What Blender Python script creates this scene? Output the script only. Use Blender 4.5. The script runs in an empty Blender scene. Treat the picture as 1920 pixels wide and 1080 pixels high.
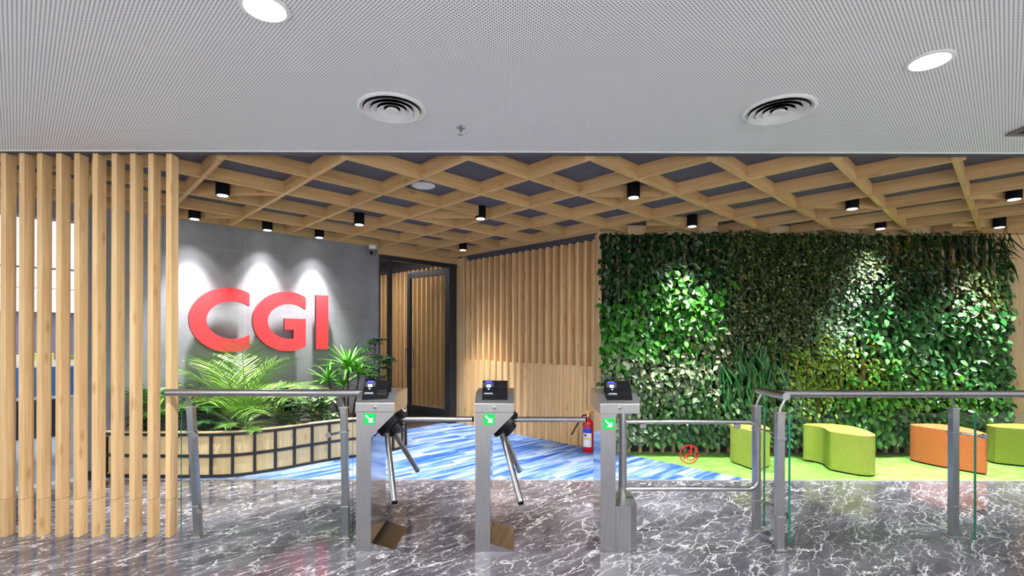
import bpy, bmesh, math, random
from mathutils import Vector, Matrix
from mathutils.geometry import tessellate_polygon

random.seed(7)
sc = bpy.context.scene
COL = sc.collection
PI = math.pi
S2 = math.sqrt(0.5)

# ------------------------------------------------------------------ camera, world, exposure
F, HZ, CAMZ, ROLL = 930.0, 631.0, 1.40, 0.0026
cam_data = bpy.data.cameras.new('camera')
cam_data.sensor_width = 36.0
cam_data.lens = 36.0 * F / 1920.0
cam_data.shift_y = (HZ - 540.0) / 1920.0
cam_data.clip_start, cam_data.clip_end = 0.05, 200
cam = bpy.data.objects.new('camera', cam_data)
COL.objects.link(cam)
cam.matrix_world = Matrix.Translation((0, 0, CAMZ)) @ Matrix.Rotation(PI / 2, 4, 'X') @ Matrix.Rotation(ROLL, 4, 'Z')
sc.camera = cam

world = bpy.data.worlds.new('world')
sc.world = world
world.use_nodes = True
bg = world.node_tree.nodes['Background']
# grey surroundings, with a bright lower half added to light the ceiling from below
wt = world.node_tree
wtc = wt.nodes.new('ShaderNodeTexCoord')
wsp = wt.nodes.new('ShaderNodeSeparateXYZ')
wrp = wt.nodes.new('ShaderNodeValToRGB')
wmr = wt.nodes.new('ShaderNodeMapRange')
wmr.inputs['From Min'].default_value = -1.0
wt.links.new(wtc.outputs['Generated'], wsp.inputs[0])
wt.links.new(wsp.outputs['Z'], wmr.inputs['Value'])
wt.links.new(wmr.outputs[0], wrp.inputs[0])
wt.links.new(wrp.outputs[0], bg.inputs[0])
we = wrp.color_ramp.elements
we[0].position, we[0].color = 0.30, (1.0, 0.98, 0.95, 1)
we[1].position, we[1].color = 0.50, (0.16, 0.165, 0.175, 1)
bg.inputs[1].default_value = 3.3

sc.view_settings.view_transform = 'Standard'
sc.view_settings.look = 'None'
sc.view_settings.gamma = 1.0
sc.view_settings.use_curve_mapping = False
sc.view_settings.exposure = 0.22
SPILL_W, BEAM_W = 40.0, 520.0     # each black can light: wide spill and narrow reflector beam
RECESS_W = 75.0        # each recessed ceiling light


def G(px, py, z=0.0):
    """point of the photograph on the horizontal plane of height z"""
    x = px + (py - HZ) * ROLL
    y = py - (px - 960) * ROLL
    d = (CAMZ - z) * F / (y - HZ)
    return Vector(((x - 960) * d / F, d, z))


# ------------------------------------------------------------------ materials
def new_mat(name):
    m = bpy.data.materials.new(name)
    m.use_nodes = True
    nt = m.node_tree
    b = nt.nodes['Principled BSDF']
    return m, nt, b


def N(nt, t, **kw):
    n = nt.nodes.new(t)
    for k, v in kw.items():
        if k.startswith('i_'):
            key = k[2:]
            key = int(key) if key.isdigit() else key
            n.inputs[key].default_value = v
        else:
            setattr(n, k, v)
    return n


def L(nt, a, b):
    nt.links.new(a, b)


def ramp(nt, stops, interp='LINEAR'):
    r = nt.nodes.new('ShaderNodeValToRGB')
    r.color_ramp.interpolation = interp
    e = r.color_ramp.elements
    while len(e) < len(stops):
        e.new(0.5)
    for el, (p, c) in zip(e, stops):
        el.position = p
        el.color = (*c, 1) if len(c) == 3 else c
    return r


def srgb(r, g, b):
    def f(v):
        v /= 255.0
        return v / 12.92 if v <= 0.04045 else ((v + 0.055) / 1.055) ** 2.4
    return (f(r), f(g), f(b))


def flat(name, col, rough=0.5, metal=0.0, spec=0.5, coat=0.0):
    """a plain surface with a faint procedural mottling"""
    m, nt, b = new_mat(name)
    tc = N(nt, 'ShaderNodeTexCoord')
    no = N(nt, 'ShaderNodeTexNoise', i_Scale=14.0, i_Detail=4.0)
    L(nt, tc.outputs['Object'], no.inputs['Vector'])
    r = ramp(nt, [(0.3, tuple(c * 0.93 for c in col)), (0.7, tuple(min(1, c * 1.05) for c in col))])
    L(nt, no.outputs['Fac'], r.inputs[0])
    L(nt, r.outputs[0], b.inputs['Base Color'])
    b.inputs['Roughness'].default_value = rough
    b.inputs['Metallic'].default_value = metal
    b.inputs['Specular IOR Level'].default_value = spec
    b.inputs['Coat Weight'].default_value = coat
    return m


def emit(name, col, strength):
    m, nt, b = new_mat(name)
    b.inputs['Base Color'].default_value = (*col, 1)
    b.inputs['Emission Color'].default_value = (*col, 1)
    b.inputs['Emission Strength'].default_value = strength
    return m


def wood(name, axis, c_lo, c_mid, c_hi, knot=0.55, rough=0.5):
    """pine with the grain along the given object axis"""
    m, nt, b = new_mat(name)
    tc = N(nt, 'ShaderNodeTexCoord')
    oi = N(nt, 'ShaderNodeObjectInfo')
    mul = N(nt, 'ShaderNodeVectorMath', operation='SCALE')
    comb = N(nt, 'ShaderNodeCombineXYZ')
    L(nt, oi.outputs['Random'], comb.inputs[0])
    L(nt, oi.outputs['Random'], comb.inputs[1])
    L(nt, oi.outputs['Random'], comb.inputs[2])
    L(nt, comb.outputs[0], mul.inputs[0])
    mul.inputs['Scale'].default_value = 37.0
    add = N(nt, 'ShaderNodeVectorMath', operation='ADD')
    L(nt, tc.outputs['Object'], add.inputs[0])
    L(nt, mul.outputs[0], add.inputs[1])
    mp = N(nt, 'ShaderNodeMapping')
    s = [30.0, 30.0, 30.0]
    s[axis] = 1.6
    mp.inputs['Scale'].default_value = s
    L(nt, add.outputs[0], mp.inputs['Vector'])
    n1 = N(nt, 'ShaderNodeTexNoise', i_Scale=1.0, i_Detail=5.0, i_Roughness=0.55, i_Distortion=0.6)
    L(nt, mp.outputs[0], n1.inputs['Vector'])
    r1 = ramp(nt, [(0.25, c_lo), (0.5, c_mid), (0.78, c_hi)])
    L(nt, n1.outputs['Fac'], r1.inputs[0])
    mp2 = N(nt, 'ShaderNodeMapping')
    s2 = [9.0, 9.0, 9.0]
    s2[axis] = 3.4
    mp2.inputs['Scale'].default_value = s2
    L(nt, add.outputs[0], mp2.inputs['Vector'])
    vo = N(nt, 'ShaderNodeTexVoronoi', i_Scale=1.0)
    L(nt, mp2.outputs[0], vo.inputs['Vector'])
    r2 = ramp(nt, [(0.0, (knot, knot * 0.82, knot * 0.62)), (0.10, (0.78, 0.68, 0.55)), (0.2, (1, 1, 1))])
    L(nt, vo.outputs['Distance'], r2.inputs[0])
    mx = N(nt, 'ShaderNodeMix', data_type='RGBA', blend_type='MULTIPLY')
    mx.inputs['Factor'].default_value = 0.75
    L(nt, r1.outputs[0], mx.inputs['A'])
    L(nt, r2.outputs[0], mx.inputs['B'])
    # slow board-to-board tone
    hv = N(nt, 'ShaderNodeHueSaturation')
    mr = N(nt, 'ShaderNodeMapRange')
    mr.inputs['To Min'].default_value = 0.9
    mr.inputs['To Max'].default_value = 1.08
    L(nt, oi.outputs['Random'], mr.inputs['Value'])
    L(nt, mr.outputs[0], hv.inputs['Value'])
    L(nt, mx.outputs['Result'], hv.inputs['Color'])
    L(nt, hv.outputs[0], b.inputs['Base Color'])
    b.inputs['Roughness'].default_value = rough
    bp = N(nt, 'ShaderNodeBump', i_Strength=0.12, i_Distance=0.004)
    L(nt, n1.outputs['Fac'], bp.inputs['Height'])
    L(nt, bp.outputs[0], b.inputs['Normal'])
    return m


def steel(name, col, rough, axis=2, aniso=0.0):
    m, nt, b = new_mat(name)
    tc = N(nt, 'ShaderNodeTexCoord')
    mp = N(nt, 'ShaderNodeMapping')
    s = [260.0, 260.0, 260.0]
    s[axis] = 5.0
    mp.inputs['Scale'].default_value = s
    L(nt, tc.outputs['Object'], mp.inputs['Vector'])
    no = N(nt, 'ShaderNodeTexNoise', i_Scale=1.0, i_Detail=3.0)
    L(nt, mp.outputs[0], no.inputs['Vector'])
    mr = N(nt, 'ShaderNodeMapRange')
    mr.inputs['To Min'].default_value = rough * 0.75
    mr.inputs['To Max'].default_value = rough * 1.3
    L(nt, no.outputs['Fac'], mr.inputs['Value'])
    L(nt, mr.outputs[0], b.inputs['Roughness'])
    r = ramp(nt, [(0.3, tuple(c * 0.9 for c in col)), (0.7, tuple(min(1, c * 1.08) for c in col))])
    L(nt, no.outputs['Fac'], r.inputs[0])
    L(nt, r.outputs[0], b.inputs['Base Color'])
    b.inputs['Metallic'].default_value = 1.0
    return m


def glass(name, tint):
    m, nt, b = new_mat(name)
    out = nt.nodes['Material Output']
    nt.nodes.remove(b)
    tr = N(nt, 'ShaderNodeBsdfTransparent')
    tr.inputs[0].default_value = (*tint, 1)
    gl = N(nt, 'ShaderNodeBsdfGlossy')
    gl.inputs['Roughness'].default_value = 0.02
    gl.inputs['Color'].default_value = (1, 1, 1, 1)
    lwt = N(nt, 'ShaderNodeLayerWeight')
    lwt.inputs['Blend'].default_value = 0.5
    pw = N(nt, 'ShaderNodeMath', operation='POWER', i_1=5.0)
    L(nt, lwt.outputs['Facing'], pw.inputs[0])
    fr = N(nt, 'ShaderNodeMath', operation='MULTIPLY_ADD', i_1=0.5, i_2=0.012)
    L(nt, pw.outputs[0], fr.inputs[0])
    mx = N(nt, 'ShaderNodeMixShader')
    L(nt, fr.outputs[0], mx.inputs[0])
    L(nt, tr.outputs[0], mx.inputs[1])
    L(nt, gl.outputs[0], mx.inputs[2])
    L(nt, mx.outputs[0], out.inputs['Surface'])
    return m


def leafmat(name, cols, rough=0.38, rand_scale=1.0, spec=0.5):
    m, nt, b = new_mat(name)
    ge = N(nt, 'ShaderNodeNewGeometry')
    st = [(i / max(1, len(cols) - 1), c) for i, c in enumerate(cols)]
    r = ramp(nt, st)
    L(nt, ge.outputs['Random Per Island'], r.inputs[0])
    tc = N(nt, 'ShaderNodeTexCoord')
    no = N(nt, 'ShaderNodeTexNoise', i_Scale=60.0, i_Detail=2.0)
    L(nt, tc.outputs['Object'], no.inputs['Vector'])
    hv = N(nt, 'ShaderNodeHueSaturation')
    mr = N(nt, 'ShaderNodeMapRange')
    mr.inputs['To Min'].default_value = 0.62
    mr.inputs['To Max'].default_value = 1.08
    L(nt, no.outputs['Fac'], mr.inputs['Value'])
    L(nt, mr.outputs[0], hv.inputs['Value'])
    L(nt, r.outputs[0], hv.inputs['Color'])
    L(nt, hv.outputs[0], b.inputs['Base Color'])
    b.inputs['Roughness'].default_value = rough
    b.inputs['Specular IOR Level'].default_value = spec
    return m


PINE = dict(c_lo=srgb(198, 160, 110), c_mid=srgb(219, 184, 134), c_hi=srgb(232, 203, 156))
M = {}
M['wood_z'] = wood('pine_upright', 2, **PINE)
M['wood_x'] = wood('pine_lengthwise', 0, srgb(184, 146, 96), srgb(202, 165, 114), srgb(216, 181, 132))
M['wood_pale'] = wood('pale_pine_panel', 2, srgb(214, 184, 140), srgb(226, 198, 156), srgb(236, 212, 174))
M['wood_planter'] = wood('planter_pine', 2, srgb(214, 186, 136), srgb(226, 200, 152), srgb(236, 212, 168))
M['black_metal'] = flat('black_painted_steel', (0.012, 0.013, 0.017), 0.45)
M['frame_metal'] = flat('charcoal_door_frame', (0.018, 0.02, 0.028), 0.35)
M['black_plastic'] = flat('black_plastic', (0.006, 0.006, 0.007), 0.6, spec=0.05)
M['steel'] = steel('brushed_stainless', (0.50, 0.50, 0.505), 0.30, 2)
M['steel_side'] = steel('polished_stainless_side', (0.52, 0.53, 0.55), 0.10, 2)
M['steel_h'] = steel('brushed_stainless_rail', (0.45, 0.45, 0.46), 0.24, 0)
M['steel_dark'] = steel('dull_stainless_post', (0.40, 0.41, 0.43), 0.30, 2)
M['chrome'] = flat('polished_steel', (0.56, 0.56, 0.57), 0.14, 1.0)
M['mirror'] = steel('polished_base_plate', (0.45, 0.45, 0.46), 0.10, 1)
M['glass'] = glass('clear_glass', (0.955, 0.975, 0.965))
M['glass_door'] = glass('door_glass', (0.90, 0.92, 0.90))
M['glass_edge'] = flat('green_glass_edge', (0.01, 0.16, 0.10), 0.15)
M['red_letter'] = flat('red_letter_face', srgb(240, 62, 70), 0.45)
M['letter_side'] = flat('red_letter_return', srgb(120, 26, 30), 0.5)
M['white_plastic'] = flat('white_plastic', (0.75, 0.75, 0.74), 0.4)
M['dark_ceiling'] = flat('dark_grey_soffit', srgb(84, 80, 92), 0.9)
M['trim_dark'] = flat('dark_ceiling_edge', srgb(70, 70, 80), 0.7)
M['red_paint'] = flat('red_extinguisher_paint', srgb(196, 22, 28), 0.25, coat=0.5)
M['red_sign'] = flat('red_sign_film', srgb(205, 35, 30), 0.5)
M['green_light'] = emit('green_lit_panel', (0.0, 0.26, 0.04), 1.0)
M['white_arrow'] = emit('white_lit_arrow', (0.85, 1.0, 0.88), 1.2)
M['lamp_disc'] = emit('lit_lamp_disc', (1.0, 0.98, 0.95), 9.0)
M['lamp_big'] = emit('lit_recessed_lamp', (1.0, 0.99, 0.97), 14.0)
M['soil'] = flat('dark_soil', (0.02, 0.014, 0.01), 0.95)
M['stem_brown'] = flat('brown_stem', (0.05, 0.03, 0.018), 0.8)
M['stem_green'] = flat('green_stem', (0.08, 0.14, 0.03), 0.6)
M['backing'] = flat('dark_planting_mat', (0.008, 0.012, 0.007), 0.95)


def mk_marble():
    m, nt, b = new_mat('dark_veined_marble')
    tc = N(nt, 'ShaderNodeTexCoord')
    rot = N(nt, 'ShaderNodeMapping')
    turn = N(nt, 'ShaderNodeMapping')
    turn.inputs['Rotation'].default_value = (0, 0, -PI / 4)
    L(nt, tc.outputs['Object'], turn.inputs['Vector'])
    rot.inputs['Scale'].default_value = (0.40, 1.0, 1.0)
    L(nt, turn.outputs[0], rot.inputs['Vector'])
    wn = N(nt, 'ShaderNodeTexNoise', i_Scale=4.0, i_Detail=7.0, i_Roughness=0.62)
    L(nt, rot.outputs[0], wn.inputs['Vector'])
    ws = N(nt, 'ShaderNodeVectorMath', operation='SCALE')
    ws.inputs['Scale'].default_value = 0.34
    L(nt, wn.outputs['Color'], ws.inputs[0])
    wa = N(nt, 'ShaderNodeVectorMath', operation='ADD')
    L(nt, rot.outputs[0], wa.inputs[0])
    L(nt, ws.outputs[0], wa.inputs[1])
    # cloud base
    n0 = N(nt, 'ShaderNodeTexNoise', i_Scale=3.2, i_Detail=8.0, i_Roughness=0.72)
    L(nt, wa.outputs[0], n0.inputs['Vector'])
    base = ramp(nt, [(0.30, srgb(58, 55, 62)), (0.5, srgb(88, 85, 94)), (0.70, srgb(122, 120, 132))])
    L(nt, n0.outputs['Fac'], base.inputs[0])

    def vein(scale, width, mask_scale, lo, hi, off):
        sh = N(nt, 'ShaderNodeVectorMath', operation='ADD')
        sh.inputs[1].default_value = (off, off * 1.7, off * 0.3)
        L(nt, wa.outputs[0], sh.inputs[0])
        v = N(nt, 'ShaderNodeTexVoronoi', i_Scale=scale, feature='DISTANCE_TO_EDGE', voronoi_dimensions='2D')
        L(nt, sh.outputs[0], v.inputs['Vector'])
        r = N(nt, 'ShaderNodeMapRange')
        r.inputs['From Min'].default_value = width * 0.25
        r.inputs['From Max'].default_value = width
        r.inputs['To Min'].default_value = 1.0
        r.inputs['To Max'].default_value = 0.0
        L(nt, v.outputs['Distance'], r.inputs['Value'])
        mk = N(nt, 'ShaderNodeTexNoise', i_Scale=mask_scale, i_Detail=4.0, i_Roughness=0.6)
        L(nt, sh.outputs[0], mk.inputs['Vector'])
        mr = N(nt, 'ShaderNodeMapRange')
        mr.inputs['From Min'].default_value = lo
        mr.inputs['From Max'].default_value = hi
        L(nt, mk.outputs['Fac'], mr.inputs['Value'])
        mu = N(nt, 'ShaderNodeMath', operation='MULTIPLY')
        L(nt, r.outputs[0], mu.inputs[0])
        L(nt, mr.outputs[0], mu.inputs[1])
        return mu
    v1 = vein(4.0, 0.017, 5.0, 0.45, 0.58, 0.0)
    v2 = vein(8.5, 0.030, 8.0, 0.46, 0.58, 7.3)
    v3 = vein(17.0, 0.058, 11.0, 0.44, 0.58, 3.1)
    m1 = N(nt, 'ShaderNodeMath', operation='MAXIMUM')
    L(nt, v1.outputs[0], m1.inputs[0])
    L(nt, v2.outputs[0], m1.inputs[1])
    m2 = N(nt, 'ShaderNodeMath', operation='MULTIPLY', i_1=0.62)
    L(nt, v3.outputs[0], m2.inputs[0])
    m3 = N(nt, 'ShaderNodeMath', operation='MAXIMUM')
    L(nt, m1.outputs[0], m3.inputs[0])
    L(nt, m2.outputs[0], m3.inputs[1])
    mx = N(nt, 'ShaderNodeMix', data_type='RGBA')
    L(nt, m3.outputs[0], mx.inputs['Factor'])
    L(nt, base.outputs[0], mx.inputs['A'])
    mx.inputs['B'].default_value = (*srgb(226, 222, 226), 1)
    L(nt, mx.outputs['Result'], b.inputs['Base Color'])
    b.inputs['Roughness'].default_value = 0.09
    b.inputs['Specular IOR Level'].default_value = 0.5
    return m


def mk_blue_carpet():
    m, nt, b = new_mat('blue_streaked_carpet_tiles')
    tc = N(nt, 'ShaderNodeTexCoord')
    rot = N(nt, 'ShaderNodeMapping')
    rot.inputs['Rotation'].default_value = (0, 0, -PI / 4)
    L(nt, tc.outputs['Object'], rot.inputs['Vector'])
    br = N(nt, 'ShaderNodeTexBrick')
    br.offset = 0.37
    br.inputs['Scale'].default_value = 1.0
    br.inputs['Brick Width'].default_value = 0.95
    br.inputs['Row Height'].default_value = 0.24
    br.inputs['Mortar Size'].default_value = 0.0
    br.inputs['Color1'].default_value = (0, 0, 0, 1)
    br.inputs['Color2'].default_value = (1, 1, 1, 1)
    L(nt, rot.outputs[0], br.inputs['Vector'])
    off = N(nt, 'ShaderNodeVectorMath', operation='SCALE')
    off.inputs['Scale'].default_value = 17.0
    L(nt, br.outputs['Color'], off.inputs[0])
    mp = N(nt, 'ShaderNodeMapping')
    mp.inputs['Scale'].default_value = (1.1, 9.5, 1.0)
    L(nt, rot.outputs[0], mp.inputs['Vector'])
    add = N(nt, 'ShaderNodeVectorMath', operation='ADD')
    L(nt, mp.outputs[0], add.inputs[0])
    L(nt, off.outputs[0], add.inputs[1])
    n1 = N(nt, 'ShaderNodeTexNoise', i_Scale=1.0, i_Detail=3.5, i_Roughness=0.6)
    L(nt, add.outputs[0], n1.inputs['Vector'])
    n2 = N(nt, 'ShaderNodeTexNoise', i_Scale=90.0, i_Detail=2.0)
    L(nt, rot.outputs[0], n2.inputs['Vector'])
    ad = N(nt, 'ShaderNodeMath', operation='MULTIPLY_ADD', i_1=0.16, i_2=-0.08)
    L(nt, n2.outputs['Fac'], ad.inputs[0])
    sm = N(nt, 'ShaderNodeMath', operation='ADD')
    L(nt, n1.outputs['Fac'], sm.inputs[0])
    L(nt, ad.outputs[0], sm.inputs[1])
    r = ramp(nt, [(0.30, srgb(32, 66, 132)), (0.41, srgb(58, 96, 164)), (0.50, srgb(106, 132, 178)), (0.62, srgb(156, 170, 200)), (0.8, srgb(128, 146, 186))])
    L(nt, sm.outputs[0], r.inputs[0])
    L(nt, r.outputs[0], b.inputs['Base Color'])
    b.inputs['Roughness'].default_value = 0.95
    b.inputs['Specular IOR Level'].default_value = 0.1
    bp = N(nt, 'ShaderNodeBump', i_Strength=0.3, i_Distance=0.004)
    L(nt, n2.outputs['Fac'], bp.inputs['Height'])
    L(nt, bp.outputs[0], b.inputs['Normal'])
    return m


def mk_green_carpet():
    m, nt, b = new_mat('lime_green_carpet')
    tc = N(nt, 'ShaderNodeTexCoord')
    mp = N(nt, 'ShaderNodeMapping')
    mp.inputs['Rotation'].default_value = (0, 0, -PI / 4)
    mp.inputs['Scale'].default_value = (4.0, 9.0, 1)
    L(nt, tc.outputs['Object'], mp.inputs['Vector'])
    n1 = N(nt, 'ShaderNodeTexNoise', i_Scale=1.2, i_Detail=8.0, i_Roughness=0.75)
    L(nt, mp.outputs[0], n1.inputs['Vector'])
    r = ramp(nt, [(0.3, srgb(92, 134, 50)), (0.5, srgb(124, 168, 78)), (0.7, srgb(152, 190, 106))])
    L(nt, n1.outputs['Fac'], r.inputs[0])
    L(nt, r.outputs[0], b.inputs['Base Color'])
    b.inputs['Roughness'].default_value = 0.95
    b.inputs['Specular IOR Level'].default_value = 0.1
    n2 = N(nt, 'ShaderNodeTexNoise', i_Scale=90.0)
    L(nt, tc.outputs['Object'], n2.inputs['Vector'])
    bp = N(nt, 'ShaderNodeBump', i_Strength=0.3, i_Distance=0.004)
    L(nt, n2.outputs['Fac'], bp.inputs['Height'])
    L(nt, bp.outputs[0], b.inputs['Normal'])
    return m


def mk_perforated():
    m, nt, b = new_mat('perforated_white_ceiling')
    tc = N(nt, 'ShaderNodeTexCoord')
    A = 0.0186
    dist = []
    for off in (0.0, 0.5):
        sc_ = N(nt, 'ShaderNodeVectorMath', operation='SCALE')
        sc_.inputs['Scale'].default_value = 1.0 / A
        L(nt, tc.outputs['Object'], sc_.inputs[0])
        ad = N(nt, 'ShaderNodeVectorMath', operation='ADD')
        ad.inputs[1].default_value = (off + 500, off + 500, 0)
        L(nt, sc_.outputs[0], ad.inputs[0])
        fr = N(nt, 'ShaderNodeVectorMath', operation='FRACTION')
        L(nt, ad.outputs[0], fr.inputs[0])
        sb = N(nt, 'ShaderNodeVectorMath', operation='SUBTRACT')
        sb.inputs[1].default_value = (0.5, 0.5, 0)
        L(nt, fr.outputs[0], sb.inputs[0])
        ml = N(nt, 'ShaderNodeVectorMath', operation='MULTIPLY')
        ml.inputs[1].default_value = (1, 1, 0)
        L(nt, sb.outputs[0], ml.inputs[0])
        ln = N(nt, 'ShaderNodeVectorMath', operation='LENGTH')
        L(nt, ml.outputs[0], ln.inputs[0])
        dist.append(ln)
    mn = N(nt, 'ShaderNodeMath', operation='MINIMUM')
    L(nt, dist[0].outputs['Value'], mn.inputs[0])
    L(nt, dist[1].outputs['Value'], mn.inputs[1])
    r = ramp(nt, [(0.155, (0.035, 0.037, 0.04)), (0.185, (0.80, 0.81, 0.825))])
    L(nt, mn.outputs[0], r.inputs[0])
    L(nt, r.outputs[0], b.inputs['Base Color'])
    b.inputs['Roughness'].default_value = 0.6
    return m


def mk_concrete():
    m, nt, b = new_mat('grey_concrete_panels')
    tc = N(nt, 'ShaderNodeTexCoord')
    sp = N(nt, 'ShaderNodeSeparateXYZ')
    L(nt, tc.outputs['Object'], sp.inputs[0])
    cb = N(nt, 'ShaderNodeCombineXYZ')
    L(nt, sp.outputs['X'], cb.inputs[0])
    L(nt, sp.outputs['Z'], cb.inputs[1])
    mp = N(nt, 'ShaderNodeMapping')
    mp.inputs['Location'].default_value = (-0.30, -0.43, 0)
    L(nt, cb.outputs[0], mp.inputs['Vector'])
    br = N(nt, 'ShaderNodeTexBrick')
    br.offset = 0.0
    br.inputs['Scale'].default_value = 1.0
    br.inputs['Brick Width'].default_value = 1.16
    br.inputs['Row Height'].default_value = 0.65
    br.inputs['Mortar Size'].default_value = 0.0022
    br.inputs['Mortar Smooth'].default_value = 0.0
    br.inputs['Color1'].default_value = (0, 0, 0, 1)
    br.inputs['Color2'].default_value = (0.0, 0.0, 0.0, 1)
    br.inputs['Mortar'].default_value = (1, 1, 1, 1)
    L(nt, mp.outputs[0], br.inputs['Vector'])
    n1 = N(nt, 'ShaderNodeTexNoise', i_Scale=2.6, i_Detail=7.0, i_Roughness=0.62)
    L(nt, tc.outputs['Object'], n1.inputs['Vector'])
    r = ramp(nt, [(0.3, srgb(120, 121, 127)), (0.7, srgb(144, 145, 152))])
    L(nt, n1.outputs['Fac'], r.inputs[0])
    mx = N(nt, 'ShaderNodeMix', data_type='RGBA')
    mx.inputs['B'].default_value = (*srgb(150, 151, 157), 1)
    L(nt, br.outputs['Color'], mx.inputs['Factor'])
    L(nt, r.outputs[0], mx.inputs['A'])
    L(nt, mx.outputs['Result'], b.inputs['Base Color'])
    b.inputs['Roughness'].default_value = 0.55
    return m


def mk_felt(name, col):
    m, nt, b = new_mat(name)
    tc = N(nt, 'ShaderNodeTexCoord')
    mp = N(nt, 'ShaderNodeMapping')
    mp.inputs['Scale'].default_value = (40, 40, 110)
    L(nt, tc.outputs['Object'], mp.inputs['Vector'])
    n1 = N(nt, 'ShaderNodeTexNoise', i_Scale=1.0, i_Detail=5.0, i_Roughness=0.7)
    L(nt, mp.outputs[0], n1.inputs['Vector'])
    r = ramp(nt, [(0.3, tuple(c * 0.82 for c in col)), (0.7, tuple(min(1, c * 1.12) for c in col))])
    L(nt, n1.outputs['Fac'], r.inputs[0])
    L(nt, r.outputs[0], b.inputs['Base Color'])
    b.inputs['Roughness'].default_value = 0.95
    b.inputs['Specular IOR Level'].default_value = 0.15
    bp = N(nt, 'ShaderNodeBump', i_Strength=0.2, i_Distance=0.003)
    L(nt, n1.outputs['Fac'], bp.inputs['Height'])
    L(nt, bp.outputs[0], b.inputs['Normal'])
    return m


M['marble'] = mk_marble()
M['blue_carpet'] = mk_blue_carpet()
M['green_carpet'] = mk_green_carpet()
M['perforated'] = mk_perforated()
M['concrete'] = mk_concrete()
M['felt_green'] = mk_felt('lime_wool_felt', srgb(160, 174, 74))
M['felt_orange'] = mk_felt('orange_wool_felt', srgb(200, 112, 66))


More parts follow.
